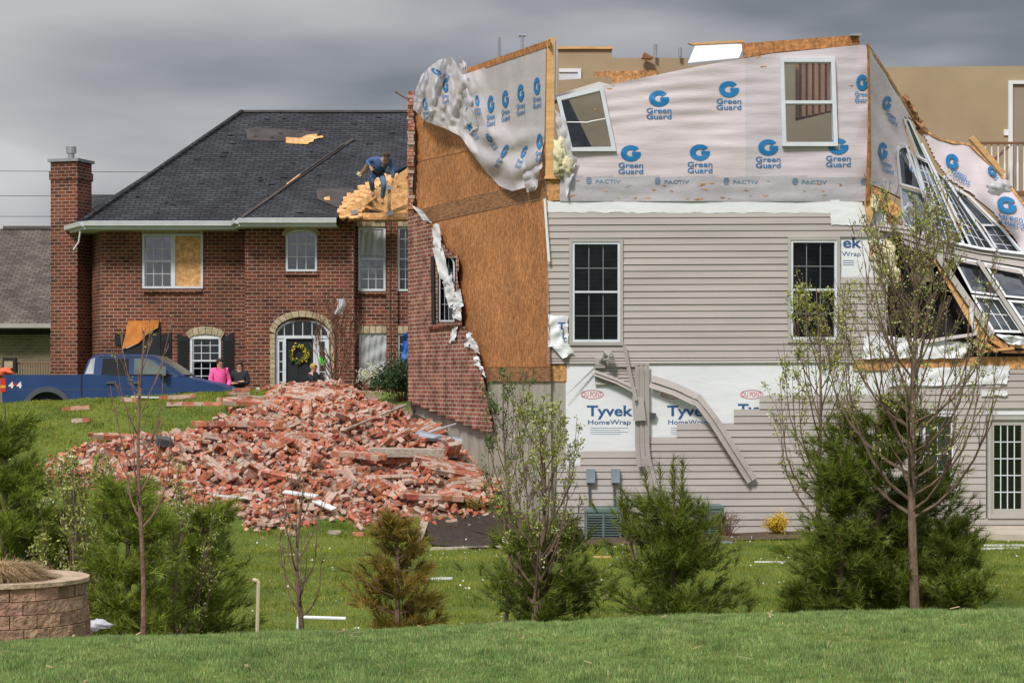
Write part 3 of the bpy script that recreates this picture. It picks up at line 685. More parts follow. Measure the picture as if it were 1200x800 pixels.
for k in range(46):                                 # orange sheathing showing through rips
    x, y = r_.uniform(665, 1000), r_.choice([213, 217, 222, 230, 232]) + r_.uniform(-2, 2)
    if k > 36: x, y = r_.choice([(712, 104), (722, 100), (720, 112), (905, 90), (885, 66), (893, 78), (700, 128), (860, 90), (1000, 100)]); x += r_.uniform(-4, 4)
    w = r_.uniform(1.5, 5); g.add([WM(x - w, y, .006), WM(x + w, y + r_.uniform(-.5, .5), .006), WM(x + r_.uniform(-w, w) * .5, y + r_.uniform(.8, 2.2), .006)], [(0, 1, 2)])
g.build('wrap_tears', 'osb', HR, recalc=False)
window(HR, FM, [(652, 115), (706, 101), (722, 178), (667, 178)], 1, 1, 1, fw=4.5, d=(-.1, .11), m='bluewhite', glass='glass', name='tilted_window')
strip('dangling_muntin', [(660, 143, 0), (688, 143.5, .03), (694, 142, .03), (709, 139, 0)], 1.2, mt='white', base=-.02, th=.01, ridges=1)
window(HR, FM, [(913, 69), (977.5, 69), (981, 172), (916, 172)], 1, 1, 2, fw=4.8, d=(-.1, .11), m='bluewhite', glass='glass')
g = MB(); fpoly(g, FM, [(870, 51), (1006, 41), (1008, 54), (960, 57), (905, 62), (872, 68)], -.12, 0); g.build('header_board', 'osb_side', HR)
g = MB(); fpoly(g, FM, [(996, 41), (1009, 40), (1008, 43), (996, 43)], -.3, .1); g.build('flashing', 'metal', HR)
g = MB(); fpoly(g, plane((0, YF + .3, 0), (0, -1, 0)), [(806, 51), (872, 47), (872, 50), (812, 53)], -.1, .02); g.build('loose_plank', 'lumber', HR)
# pale ceiling panel hanging over the top of the wall
g = MB(); q = [P(806, 74, 38.2), P(866, 68, 38.2), P(873, 52, 39.2), P(816, 50, 39.6)]; g.hexa(q + [p + Vector((0, .02, -.05)) for p in q]); g.build('ceiling_panel', 'bluewhite', HR)
g = MB(); q = [P(642, 120, 37.9), P(716, 99.5, 37.9), P(800, 79, 37.9), P(790, 77, 38.3), P(702, 96, 38.3), P(642, 114, 38.3)]
g.hexa([q[0], q[1], q[4], q[5]] + [p + Vector((0, .05, -.06)) for p in (q[0], q[1], q[4], q[5])]); g.build('ceiling_panel', 'almond', HR)
# corner post of raw lumber, shelf and shredded insulation
g = MB(); fpoly(g, FM, [(641, 46), (650, 44), (649, 208), (639, 208)], -.1, .05); g.build('corner_stud', 'lumber', HR)
g = MB(); fpoly(g, FM, [(651, 48), (654, 48), (652, 112), (650, 112)], -.1, .0); g.build('corner_wrap_edge', 'wrap2', HR)
g = MB(); frect(g, FM, 638, 207, 656, 210, -.3, .08); g.build('plate_board', 'lumber', HR)
g = MB(); fpoly(g, FM, [(640, 210), (658, 210), (663, 234), (642, 236)], -.3, .0); g.build('joist_end', 'osb', HR)
def fluff(name, c, rad, mt, seed, parent=HR, loc=None, n=3):
    bm = bmesh.new(); bmesh.ops.create_icosphere(bm, subdivisions=n, radius=1); r = random.Random(seed); ph = [r.uniform(0, 6) for _ in range(9)]
    for v in bm.verts:
        p = v.co; k = 1 + .22 * math.sin(5 * p.x + ph[0]) * math.sin(6 * p.y + ph[1]) + .2 * math.sin(9 * p.z + ph[2] + 4 * p.x) + .1 * math.sin(17 * p.x + 13 * p.z + ph[3]) + r.uniform(-.06, .06)
        v.co = Vector((p.x * rad[0] * k, p.y * rad[1] * k, p.z * rad[2] * k)) + Vector(c)
    g = MB(); g.add([v.co[:] for v in bm.verts], [tuple(q.index for q in f.verts) for f in bm.faces]); bm.free()
    return g.build(name, mt, parent, loc, smooth=True)
fluff('insulation', FM(655, 182, .12), (.12, .1, .3), 'insul', 1); fluff('insulation', FM(661, 195, .1), (.16, .08, .18), 'insul', 2)
warpgrid('torn_wrap', [(650, 130), (662, 138), (672, 190), (655, 180)], 12, 6, 'cloth', FM, .05, .1, 7)
warpgrid('torn_wrap', [(657, 178), (676, 186), (672, 205), (664, 232)], 10, 6, 'cloth', FM, .05, .08, 8)

# the side wall: weathered boards, printed wrap, brick veneer
g = MB(); fpoly(g, SM, [(487, 110), (540, 84), (643, 50), (639, 209), (487, 247)], -.15, 0); g.build('side_wall_upper', 'osb_side', HR)
g = MB(); fpoly(g, SM, [(487, 247.5), (639, 209.5), (641, 231), (499, 262), (487, 262)], -.15, .012); g.build('side_rim_board', 'osb_dark', HR)
g = MB(); fpoly(g, SM, [(487, 263), (499, 262.5), (641, 231.5), (645, 430), (487, 430)], -.15, 0); g.build('side_wall_lower', 'osb_side', HR)
g = MB(); fpoly(g, SM, [(487, 430.5), (645, 430.5), (645, 447), (487, 447)], -.15, .015); g.build('side_sill_board', 'osb_dark', HR)
g = MB(); fpoly(g, SM, [(487, 447.5), (645.5, 447.5), (646, 650), (487, 560)], -.15, -.02); g.build('foundation_wall', 'concrete', HR)
g = MB(); fpoly(g, SM, [(541, 82), (645, 46), (645, 54), (548, 87)], 0, .03); g.build('top_plate', 'osb_side', HR)
# horizontal panel joint
g = MB(); fbar(g, SM, (487, 190), (560, 174), .7, .001, .006); g.build('board_joint', 'osb_dark', HR)
tx = [484, 487, 494, 504, 515, 530, 542, 560, 580, 610, 640]; ty = [126, 106, 88, 78, 70, 67, 88, 82, 75, 64, 55]
bx = [484, 500, 520, 540, 552, 570, 585, 600, 615, 628, 638]; by = [128, 143, 150, 160, 178, 202, 218, 224, 220, 206, 165]
def drape(u, v):
    s = np.linspace(0, 1, len(tx)); X0, Y0 = np.interp(u, s, tx), np.interp(u, s, ty); X1, Y1 = np.interp(u, s, bx), np.interp(u, s, by)
    return X0 * (1 - v) + X1 * v, Y0 * (1 - v) + Y1 * v
def dfold(x, y):
    w = max(0, min(1, (570 - x) / 50)) ; low = max(0, min(1, (y - 130) / 60))
    low = max(0, min(1, (y - 148) / 30)) * (x < 636)
    e = abs((y - 85) - (x - 540) * 2.05) / 2.3; edge = max(0, 1 - e / 22) if 540 < x < 615 else 0     # loose hem running down to the point
    d = .02 + .13 * w + .05 * low + .05 * edge
    v = Vector((x * .085 + y * .02, y * .016, 0)); fold = .5 + NZ.noise(v * 1.0)                      # long hanging folds
    u = Vector(((x + y) * .035, (y - x * 1.6) * .008, 5)); f2 = .5 + NZ.noise(u)
    d += w * .20 * fold + (low * .5 + edge) * .09 * f2 + w * .05 * NZ.noise(Vector((x * .22, y * .1, 2))) + .006 * NZ.noise(Vector((x * .3, y * .3, 8)))
    d += low * .05 * math.sin((y - 150) * .17 + ((x - 600) / 26) ** 2)
    return max(.012, d)
def DM(px, py, off=0): return SM(px, py, dfold(px, py) + off)
g = MB(); g.grid([[DM(*drape(u, v)) for u in np.linspace(0, 1, 110)] for v in np.linspace(0, 1, 60)]); g.build('draped_wrap', 'cloth', HR, recalc=False, smooth=True)
warpgrid('torn_wrap', [(538, 66), (546, 74), (560, 150), (545, 160)], 20, 6, 'cloth', SM, .06, .12, 9)
warpgrid('torn_wrap', [(612, 205), (636, 190), (628, 222), (618, 226)], 8, 8, 'cloth', SM, .05, .1, 10)
for cx, cy in ((575, 122), (592, 116), (610, 109), (629, 101)): plogo(HR, DM, cx, cy, 1.1, .30, shear=-.25, off=.014)
for cx, cy, rt, s_ in ((591, 177, -.5, .85), (614, 178, -.45, .8), (632, 166, 0, 1), (559, 118, .1, .7), (551, 150, .5, .7), (511, 84, .9, .8), (498, 122, .1, .8), (522, 100, .0, .9), (573, 162, .5, .7)): plogo(HR, DM, cx, cy, s_, .30, rt, -.2, off=.014)
# brick veneer stood just proud of the boards; arched window opening in it
veneer = [(479, 258), (500, 261), (513, 272), (515, 296)]
g = MB()
def vz(x, y): return SM(x, y)
cells = []
for y0 in np.arange(250, 506, 4.0):
    y1 = y0 + 4.0; r = random.Random(int(y0) * 7)
    xr = float(np.interp(y0, [250, 262, 280, 298, 378, 385, 400, 420, 450, 505], [496, 504, 513, 536, 540, 548, 556, 562, 568, 579])) + r.uniform(-1.6, 1.6)
    holes = [(513, 534)] if 299 < y0 < 376 else []
    xl = float(np.interp(y0, [468, 508], [478, 578]))
    if xl > xr - 2: continue
    for s, e in rng_sub(xl, xr, holes): frect(g, SM, s, y0, e, y1 + .02, .02, .13)
g.build('brick_veneer', 'brick_side', HR)
g = MB(); r = random.Random(2); yy = 107.0                     # broken edge of the veneer at the far corner
while yy < 256:
    h = 4.2; x1 = 485 + r.uniform(-1.5, 1.2); x0 = 477.5 + r.uniform(-.8, .8); frect(g, SM, x0, yy, x1, yy + h - .5, -.1 + r.uniform(-.04, .04), .1 + r.uniform(-.03, .04)); yy += h
g.build('broken_brick_edge', M['rubble'], HR)
g = MB(); fpoly(g, SM, [(478, 107), (484, 107), (484, 258), (478, 258)], -.12, .06); g.build('veneer_mortar', 'mortar', HR)
window(HR, SM, [(514, 299), (533, 299), (533, 377), (514, 377)], 3, 4, 1, fw=2, mw=.5, rise=12, d=(.0, .09), m='bluewhite', back=0, name='arched_window', glass='glass')
g = MB(); fpoly(g, SM, [(513, 299), (534, 299), (534, 377), (513, 377)], .001, .003); g.build('window_backing', 'trim', HR)
g = MB(); fbar(g, SM, (506.5, 300), (507.5, 378), 4, .13, .17); g.build('shutter_edge', 'black', HR)
g = MB(); fbar(g, SM, (502, 384), (541, 379), 4, .13, .18); g.build('brick_sill', 'brick', HR)
for i, q in enumerate(([(507, 263), (515, 262), (518, 292), (508, 290)], [(506, 290), (519, 291), (529, 335), (515, 325)], [(518, 330), (529, 320), (534, 352), (526, 360)], [(527, 350), (539, 338), (543, 358), (528, 362)],
                       [(531, 362), (540, 358), (541, 376), (530, 372)], [(532, 380), (537, 379), (534, 400), (526, 402)], [(548, 388), (553, 390), (550, 406), (543, 408)], [(552, 394), (559, 402), (562, 414), (545, 404)], [(555, 418), (561, 418), (563, 430), (556, 428)], [(560, 425), (566, 430), (569, 442), (563, 436)], [(482, 240), (494, 246), (507, 262), (496, 258)])):
    warpgrid('torn_wrap', q, 10, 5, 'tyvek', SM, .03, .13, 20 + i, f=.35)

# inside of the house: floors, back walls, door, stair rail
g = MB(); g.box((6.5, 41.5, -2.9), (12, 7.6, .2)); g.build('basement_floor', 'slab', HR)
g = MB(); fl_ = [A0 + Vector((.3, .25, 0)), Vector((6.4, 37.8, 0)), Vector((6.8, 41, 0)), Vector((13, 42.5, 0)), Vector((13, 45, 0)), Vector((-1.9, 45, 0))]
for z in (.1, 3.15): g.prism([p + Vector((0, 0, z)) for p in fl_], [p + Vector((0, 0, z - .22)) for p in fl_])
g.build('floor_deck', 'osb_dark', HR)
g = MB(); frect(g, front(45), 480, 130, 1300, 600, -.15, 0)
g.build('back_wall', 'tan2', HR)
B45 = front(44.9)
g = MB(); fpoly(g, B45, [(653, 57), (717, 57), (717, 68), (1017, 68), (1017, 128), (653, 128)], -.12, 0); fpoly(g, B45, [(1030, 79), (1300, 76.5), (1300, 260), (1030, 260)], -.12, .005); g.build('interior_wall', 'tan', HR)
g = MB(); frect(g, B45, 653, 55, 718, 58, -.14, .06); g.build('wall_plate', 'lumber', HR)
g = MB(); fpoly(g, B45, [(697, 85), (770, 83), (770, 96), (697, 100)], .01, .1); g.build('subfloor_board', 'osb', HR)
g = MB()
for a in ((655, 81, 681, 85), (677, 85, 681, 128)): frect(g, B45, *a, .01, .06)
g.build('door_casing', 'white', HR)
g = MB(); frect(g, B45, 655, 85, 677, 128, .005, .03); g.build('interior_door', 'bluewhite', HR)
D_ = thing_ = None
g = MB()
for a in ((1181, 95, 1186, 250), (1186, 95, 1260, 99)): frect(g, B45, *a, .01, .07)
g.build('door_casing', 'white', HR)
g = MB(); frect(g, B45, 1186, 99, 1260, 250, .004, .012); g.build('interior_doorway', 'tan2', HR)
g = MB(); frect(g, B45, 1176, 152, 1181, 159, .01, .04); g.build('light_switch', 'white', HR)
R44 = front(43.6)
g = MB(); frect(g, R44, 1140, 166.5, 1290, 169, -.05, .05); g.build('handrail', 'rail', HR)
g = MB(); frect(g, R44, 1120, 224, 1290, 230, -.08, .05); g.build('landing_edge', 'rail', HR)
for k in range(17):
    g = MB(); x = 1147 + k * 7.6; g.tube([R44(x, 169), R44(x, 190), R44(x, 195), R44(x, 224)], [.018, .018, .026, .02], 6); g.build('baluster', 'white', HR)
g = MB(); fbar(g, front(44.4), (1160, 192), (1182, 172), 3.2, -.03, .03); g.build('stair_rail', 'rail', HR)
# studs and drywall seen through the upper windows
g = MB()
for k in range(7): x = 932 + 7.5 * k; frect(g, front(41.5), x, 66, x + 4.6 , 138 - k * 1.5, -.1, 0)
g.build('wall_studs', 'stud', HR)
g = MB(); fpoly(g, front(41.6), [(926, 66), (990, 66), (990, 136), (930, 146)], -.03, 0); g.build('stud_backing', 'osb_dark', HR)
g = MB(); fpoly(g, front(41.2), [(912, 60), (932, 60), (932, 142), (990, 128), (990, 190), (908, 190)], -.05, 0); g.build('partition_wall', 'tan', HR)
g = MB(); fpoly(g, front(41.3), [(640, 95), (716, 90), (740, 190), (640, 190)], -.05, 0); g.build('partition_wall', 'tan', HR)
g = MB(); fpoly(g, front(40.4), [(654, 118), (664, 112), (700, 186), (672, 190), (660, 160)], -.05, 0); g.build('fallen_panel', 'black', HR)  # flat black diagonal shape inside the tilted window
for px, py, top in ((768, 68, 52), (797, 67, 56)):
    g = MB(); g.tube([front(44.8)(px, py), front(44.8)(px, top)], .04, 8); g.build('vent_pipe', 'metal', HR)
for px, a, b in ((585, 60, 44), (612, 58, 43)):
    g = MB(); g.tube([P(px, 262, 44.3), P(px, b, 44.3)], .03, 8)
    if px == 612: g.tube([P(608, 42, 44.3), P(616, 42, 44.3)], .03, 6)
    g.build('vent_pipe', 'metal', HR)
g = MB(); fpoly(g, front(44.6), [(752, 68), (755, 61), (766, 67), (764, 69)], -.2, .0); g.build('broken_board', 'osb_dark', HR)

# collapsed two storey window bay at the right: a torn wall leaning out
def BD(px, py): return 37.38 + .0062 * (425 - py) * max(0, min(1, (px - 1019) / 55)) + .0105 * (px - 1018) - .00003 * (px - 1018) ** 2
def BM(px, py, off=0): 
    return P(px, py, BD(px, py) - off)
btop = ([1016, 1025, 1040, 1055, 1072, 1085, 1100, 1117, 1136, 1150, 1175, 1198, 1230, 1262], [52, 64, 87, 112, 140, 154, 162, 167, 169, 182, 207, 237, 275, 310])
bbot = ([1016, 1040, 1056, 1070, 1090, 1120, 1150, 1180, 1200, 1262], [214, 224, 232, 240, 250, 262, 280, 300, 310, 335])
def bcut(x, y):                                     # where the big window group stands
    return inpoly(x, y, [(1059, 137), (1067, 138), (1080, 152), (1095, 185), (1112, 210), (1140, 228), (1165, 250), (1190, 280), (1200, 300), (1096, 290), (1060, 232), (1052, 200), (1050, 182), (1056, 172), (1066, 172)])
g = MB(); xs2 = np.linspace(1017, 1262, 110); nv = 50
for i in range(nv):
    for j in range(len(xs2) - 1):
        qs = []
        for a, b in ((i, j), (i, j + 1), (i + 1, j + 1), (i + 1, j)):
            x = xs2[b]; t = np.interp(x, *btop); y = t + (np.interp(x, *bbot) - t) * a / nv; qs.append((x, y))
        cx = sum(q[0] for q in qs) / 4; cy = sum(q[1] for q in qs) / 4
        if bcut(cx, cy): continue
        k = len(g.v); g.v += [tuple(BM(x, y, .012 * math.sin(x * .13 + y * .07) + .01 * math.sin(x * .31 - y * .2))) for x, y in qs]; g.f.append([k, k + 3, k + 2, k + 1]); g.m.append(0)
g.build('bay_wrap', 'wrap', HR, recalc=False)
g.build('bay_sheathing', 'osb', HR, recalc=False).location = Vector((.02, .1, -.02))
for a, b in zip(list(zip(*btop))[:-1], list(zip(*btop))[1:]):
    pass
g = MB(); bt = list(zip(*btop))
for a, b in zip(bt[:-1], bt[1:]): fbar(g, BM, a, b, 2.6, -.12, .03)
g.build('bay_top_edge', 'osb', HR)
g = MB(); g.v = []; fpoly(g, BM, [(1016, 50), (1019, 52), (1021, 190), (1019, 236), (1014, 236), (1017, 150)], -.1, .05); g.build('corner_joint', 'osb_side', HR)
for a in ((1040, 121, 1.0, .38, -.3, .5, .25), (1035, 177, 1.1, .42, -.1, .35, .22), (1116, 189, .95, .70, -.35, .25, .45), (1180, 240, 1.05, .95, -.12, .12, .25), (1163, 200, .6, .8, -.5, .2, .5)): plogo(HR, BM, *a[:6], off=.06, lean=a[6])
plogo(HR, WM, 1010, 97, 1.0, .6, off=.02)
# leaning tall windows of the bay (upper group), each a slanted lattice
ups = [([(1060, 181), (1083, 172), (1097, 222), (1058, 222)], 1, 0), ]
def qwin(q, cols, rows, sash=1, fw=2.0, mt='bluewhite', gl='glass_blue', rise=0, name='bay_window', back=.35):
    return window(HR, BM, q, cols, rows, sash, fw=fw, mw=.9, d=(-.05, .08), m=mt, glass=gl, rise=rise, name=name, back=back, backm='curtain_grey')
M['curtain_grey'] = mat('grey roller blind', (.30, .32, .35), var=.35, scale=2.5, stretch=(1, 1, .3))  # grey sheet behind panes; its colour stands in for a grey-blue reflection
qwin([(1050, 170), (1068, 172), (1084, 224), (1054, 216)], 1, 1, rise=12, name='arched_window')
qwin([(1054, 218), (1083, 226), (1097, 279), (1058, 262)], 2, 4)
qwin([(1072, 183), (1088, 190), (1132, 288), (1098, 280)], 3, 7, name='bay_window')
qwin([(1092, 195), (1110, 213), (1167, 296), (1136, 288)], 3, 7)
qwin([(1112, 218), (1132, 230), (1166, 264), (1150, 264)], 1, 1, name='fan_window')
qwin([(1150, 263), (1170, 263), (1202, 302), (1170, 297)], 2, 3)
qwin([(1059, 139), (1066, 140), (1091, 192), (1074, 182)], 1, 1, fw=2)
g = MB()
for a, b in (((1080, 168), (1139, 291)), ((1062, 170), (1101, 283)), ((1106, 206), (1170, 299)), ((1110, 214), (1136, 230)), ((1136, 230), (1156, 250)), ((1156, 250), (1178, 272)), ((1178, 272), (1202, 300)), ((1202, 297), (1222, 318))):
    fbar(g, BM, a, b, 2.6, .02, .12)
g.build('mullion', 'bluewhite', HR)
for i, dy in enumerate((0, 7, 14)):
    strip('bay_siding', [(1058, 268 + dy, .0), (1098, 283 + dy, .02), (1150, 294 + dy * 1.05, .02), (1215, 303 + dy * 1.3, 0)], 7, mf=BM, base=.02, th=.04, ridges=1)
strip('bay_trim', [(1058, 265, .03), (1098, 280, .05), (1150, 291, .05), (1215, 299, .03)], 3, mf=BM, base=.06, th=.03, ridges=1, mt='white')
# lower row of the bay: sashes leaning out
qwin([(1115, 300), (1148, 306), (1172, 347), (1138, 343)], 1, 1, fw=3, mt='white')
qwin([(1138, 345), (1172, 349), (1200, 390), (1163, 389)], 3, 2, fw=3.4, mt='white')
qwin([(1152, 307), (1196, 315), (1222, 352), (1178, 348)], 1, 1, fw=3, mt='white')
qwin([(1180, 351), (1222, 354), (1250, 394), (1206, 390)], 3, 2, fw=3.4, mt='white')
g = MB()
for a, b, w in (((1098, 298), (1163, 393), 7), ((1146, 305), (1204, 393), 4.5)): fbar(g, BM, a, b, w, .0, .14)
g.build('mullion', 'almond', HR)
g = MB(); fpoly(g, BM, [(1092, 302), (1099, 300), (1160, 392), (1156, 400), (1146, 396)], -.15, .02); g.build('bay_end_board', 'lumber', HR)
g = MB(); fpoly(g, front(39.4), [(1038, 262), (1300, 285), (1300, 430), (1038, 430)], -.05, 0); g.build('bay_back_wall', 'dark', HR)  # near-black colour stands in for the shade inside the open bay
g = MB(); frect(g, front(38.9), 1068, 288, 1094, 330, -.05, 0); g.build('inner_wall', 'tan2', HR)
# broken floor edge under the bay
g = MB(); fpoly(g, FM, [(1000, 421), (1060, 419), (1300, 417), (1300, 431), (1000, 434)], -.3, .02); g.build('floor_edge', 'osb', HR)
strip('curb_flashing', [(1080, 401, .0), (1110, 396, .05), (1140, 392, .05)], 4, base=.1, ridges=1)
strip('bent_downspout', [(1134, 362, .1), (1137, 378, .12), (1139, 392, .1)], 5, mt='white', base=.1, ridges=1)
warpgrid('loose_wrap', [(1012, 392), (1136, 402), (1128, 420), (1010, 420)], 8, 30, 'tyvek', FM, .04, .06, 41)
warpgrid('loose_wrap', [(1040, 432), (1182, 428), (1180, 450), (1042, 452)], 8, 30, 'tyvek', FM, .02, .03, 42)
warpgrid('loose_wrap', [(1164, 392), (1210, 395), (1206, 404), (1180, 404)], 8, 12, 'tyvek', FM, .07, .16, 43)
warpgrid('loose_wrap', [(1150, 458), (1180, 458), (1180, 463), (1148, 464)], 3, 8, 'tyvek', FM, .01, .05, 44)
r = random.Random(9)
for a, b, w in (((1143, 412), (1186, 408), 3), ((1160, 396), (1178, 408), 7), ((1150, 402), (1166, 412), 4), ((1183, 405), (1215, 408), 4), ((1140, 398), (1150, 414), 5), ((1172, 412), (1230, 413), 3)):
    g = MB(); fbar(g, FM, a, b, w, .02, .02 + r.uniform(.08, .25)); g.build('splintered_board', r.choice(['osb', 'lumber', 'osb_dark']), HR)
# splintered corner right of the upper window: joists, boards, insulation
for pts, mt, d in (([(1019, 218), (1030, 222), (1056, 246), (1050, 256), (1020, 236)], 'osb', .06), ([(1022, 236), (1036, 240), (1036, 264), (1022, 264)], 'osb_side', -.1), ([(1038, 238), (1052, 250), (1052, 268), (1040, 266)], 'osb_side', -.02),
                   ([(1012, 238), (1018, 226), (1022, 250), (1017, 268)], 'lumber', .12), ([(1044, 310), (1052, 316), (1056, 330), (1048, 328)], 'osb', .05), ([(1019, 284), (1026, 284), (1024, 300), (1019, 302)], 'osb', .02)):
    g = MB(); fpoly(g, FM, pts, d - .1, d); g.build('splintered_board', mt, HR)
strip('bent_siding', [(1030, 266, .02), (1060, 270, .1), (1100, 282, .2)], 9, base=.05)
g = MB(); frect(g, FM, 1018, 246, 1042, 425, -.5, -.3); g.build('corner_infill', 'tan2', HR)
fluff('insulation', FM(1036, 302, .02), (.22, .12, .26), 'insul', 5); fluff('insulation', FM(1046, 322, .02), (.12, .1, .2), 'insul', 6)
fluff('insulation', FM(1186, 213, .4) + Vector((0, 1.4, 0)), (.22, .15, .13), 'cloth', 7); fluff('insulation', FM(1024, 240, .1), (.08, .08, .16), 'insul', 8)
for k in range(7):
    g = MB(); x, y = 1060 + k * 3.6, 116 + k * 6.2; g.box(BM(x, y, -.02), (.14, .16, .12), Euler((r.uniform(0, 1), r.uniform(0, 1), 0)).to_matrix()); g.build('torn_shingle', 'osb_dark', HR)
g = MB(); fbar(g, plane((0, 38.5, 0), (0, -1, 0)), (1138, 161), (1176, 204), 6, -.1, .05); g.build('leaning_board', 'lumber', HR)

# utilities against the basement wall
def ac(x0, x1, y0, y1, Y, label):
    f = front(Y); t = thing('air_conditioner', label, 'air conditioner', f((x0 + x1) / 2, y1, -.3), 'air conditioners by the basement wall')
    g = MB(); frect(g, f, x0, y0 + 4, x1, y1, -.55, 0); b = g.build('cabinet', 'acgreen', t)
    g = MB(); fpoly(g, f, [(x0 - 1, y0 + 4), (x1 + 1, y0 + 4), (x1 - 1, y0), (x0 + 1, y0)], -.58, .02); g.build('top_cover', 'acgreen', t)
    g = MB(); n = int((x1 - x0) / 2)
    for half in ((x0 + 2, (x0 + x1) / 2 - 1), ((x0 + x1) / 2 + 1, x1 - 2)):
        frect(g, f, half[0], y0 + 8, half[1], y1 - 3, .0, .006)
    g.build('grille_backing', 'black', t)
    g = MB()
    for k in range(9): y = y0 + 9 + k * (y1 - y0 - 13) / 9; frect(g, f, x0 + 1.5, y, x1 - 1.5, y + 1, .006, .018)
    for x in ((x0 + 1), ((x0 + x1) / 2), (x1 - 1)): frect(g, f, x - 1, y0 + 5, x + 1, y1 - 1, .006, .022)
    g.build('louvre_grille', 'acgreen', t)
    g = MB(); frect(g, f, x0 - 2, y1, x1 + 3, y1 + 4, -.7, .1); g.build('concrete_pad', 'slab', t)
ac(686, 728, 596, 636, 36.7, 'grey green air conditioner under the two cable boxes on the siding'); ac(815, 848, 592, 630, 36.9, 'grey green air conditioner half hidden behind the pine')
for x, y in ((687, 549), (716, 549)):
    t = thing('electrical_box', 'small grey cut-off box ' + ('left' if x < 700 else 'right') + ' of the pair above the air conditioner', 'electrical box', FM(x + 4, y + 17, .04), 'cut-off boxes on the siding')
    g = MB(); frect(g, FM, x, y, x + 10, y + 16, .03, .13); g.build('cover', 'metal_blue', t)
    g = MB(); g.tube([FM(x + 3, y + 16, .08), FM(x + 4, y + 40, .08), FM(x + 2, 600, .12)], .018, 6); g.build('conduit', 'trim', t)
g = MB(); g.prism([Vector((X, Y, -2.66)) for X, Y in ((8.1, 37.4), (14, 37.4), (14, 34.9), (9.2, 34.9), (8.1, 35.6))], [Vector((X, Y, -2.9)) for X, Y in ((8.1, 37.4), (14, 37.4), (14, 34.9), (9.2, 34.9), (8.1, 35.6))])
cp(g.build('patio', 'slab'), kind='structure')
# ------------------------------------------------------------------ the brick house on the left
BR = thing('brick_house', 'two storey red brick house with charcoal hip roof torn open at its right end', 'house', (-8, 64, -.95))
YW, YC, YR = 62.5, 61.0, 61.5
WF, CF, RF = front(YW), front(YC), front(YR)
LW = plane(P(118, 300, YW), Vector((P(118, 0, 0).x, 0, 0)) * 0 + Vector((-3.5, -1.35, 0)))     # splayed left side wall
def wallx(name, mf, x0, y0, x1, y1, holes, m='brick', th=.25):
    g = MB(); holed(g, mf, x0, y0, x1, y1, holes, -th, 0); return g.build(name, m, BR)
wallx('left_wing_wall', WF, 118, 258, 289, 500, [(168, 275, 237, 338), (224, 395, 258, 450), (146, 386, 186, 440)])
wallx('side_wall', LW, 93, 264, 118, 500, [])
wallx('centre_wall', CF, 287, 257, 413, 500, [(336, 270, 371, 317), (323, 376, 386, 520)])
g = MB(); fpoly(g, plane(P(287, 300, YC), (-3, -1.2, 0)), [(286.5, 262), (287.2, 262), (287.2, 500), (286.5, 500)], -.2, 0)
g = MB(); a, b = P(287, 257, YC + .1), P(289, 257, YW + .1); g.prism([Vector((a.x + .005, a.y, -1.2)), Vector((a.x + .005, a.y, a.z)), Vector((a.x + .005, b.y, a.z)), Vector((a.x + .005, b.y, -1.2))], [Vector((a.x + .2, a.y, -1.2)), Vector((a.x + .2, a.y, a.z)), Vector((a.x + .2, b.y, a.z)), Vector((a.x + .2, b.y, -1.2))]); g.build('return_wall', 'brick', BR)
wallx('right_wall', RF, 413, 257, 560, 500, [(421, 266, 451, 341), (467, 266, 490, 341), (422, 391, 454, 441), (467, 391, 490, 470)])
g = MB(); frect(g, RF, 453, 256, 466, 500, .0, .12); g.build('brick_pier', 'brick', BR)
g = MB(); frect(g, CF, 411, 256, 415, 500, -.2, .06); frect(g, CF, 411, 256, 415, 500, -.6, -.2); g.build('wall_corner', 'brick', BR)
# upper left window: sash beside a boarded half
f_ = window(BR, WF, [(167, 274), (203, 274), (203, 338), (167, 338)], 3, 2, 2, fw=2.6, mw=.7, m='bluewhite', glass='glass_blue', back=.5, backm='curtain_grey')
f_ = window(BR, WF, [(203, 274), (238, 274), (238, 338), (203, 338)], 1, 1, 1, fw=2.6, m='bluewhite', name='boarded_window')
g = MB(); frect(g, WF, 205, 277, 236, 336, -.03, .0); g.build('board', 'fresh', f_)
f_ = window(BR, WF, [(223, 393), (259, 393), (259, 452), (223, 452)], 3, 3, 2, fw=2.6, mw=.8, m='bluewhite', glass='glass', back=.5)
g = MB()
pts = [(222, 396)] + [(241 + 18 * math.cos(a), 396 - 5 * math.sin(a)) for a in np.linspace(math.pi, 0, 9)] + [(260, 396)]
fpoly(g, WF, [(222, 397)] + [(241 + 19 * math.cos(a), 396 - 4 * math.sin(a)) for a in np.linspace(math.pi, 0, 9)] + [(260, 397)], 0, .05); g.build('arched_head', 'white', f_)
f_ = window(BR, CF, [(335, 269), (371.5, 269), (371.5, 318), (335, 318)], 3, 3, 1, fw=2.4, mw=.9, m='bluewhite', glass='glass_blue', rise=8, back=.5, backm='curtain_grey')
f_ = window(BR, RF, [(420, 266), (452, 266), (452, 341), (420, 341)], 3, 3, 2, fw=2.6, mw=.7, m='bluewhite', glass='glass_blue', back=.5, backm='curtain_grey', nogrid=(0,))
f_ = window(BR, RF, [(466, 266), (491, 266), (491, 341), (466, 341)], 3, 3, 2, fw=2.2, mw=.7, m='bluewhite', glass='glass', back=.5, backm='curtain_grey')
f_ = window(BR, RF, [(421, 391), (455, 391), (455, 443), (421, 443)], 1, 1, 1, fw=2, m='bluewhite', back=.1, backm='plastic', name='plastic_covered_window')
g = MB(); g.grid([[RF(x, y, .04 + .025 * math.sin(x * .9 + y * .1) + .02 * math.sin(y * .35 + x * .2)) for x in np.linspace(423, 453, 24)] for y in np.linspace(393, 441, 24)]); g.build('plastic_sheet', 'plastic', f_, recalc=False, smooth=True)
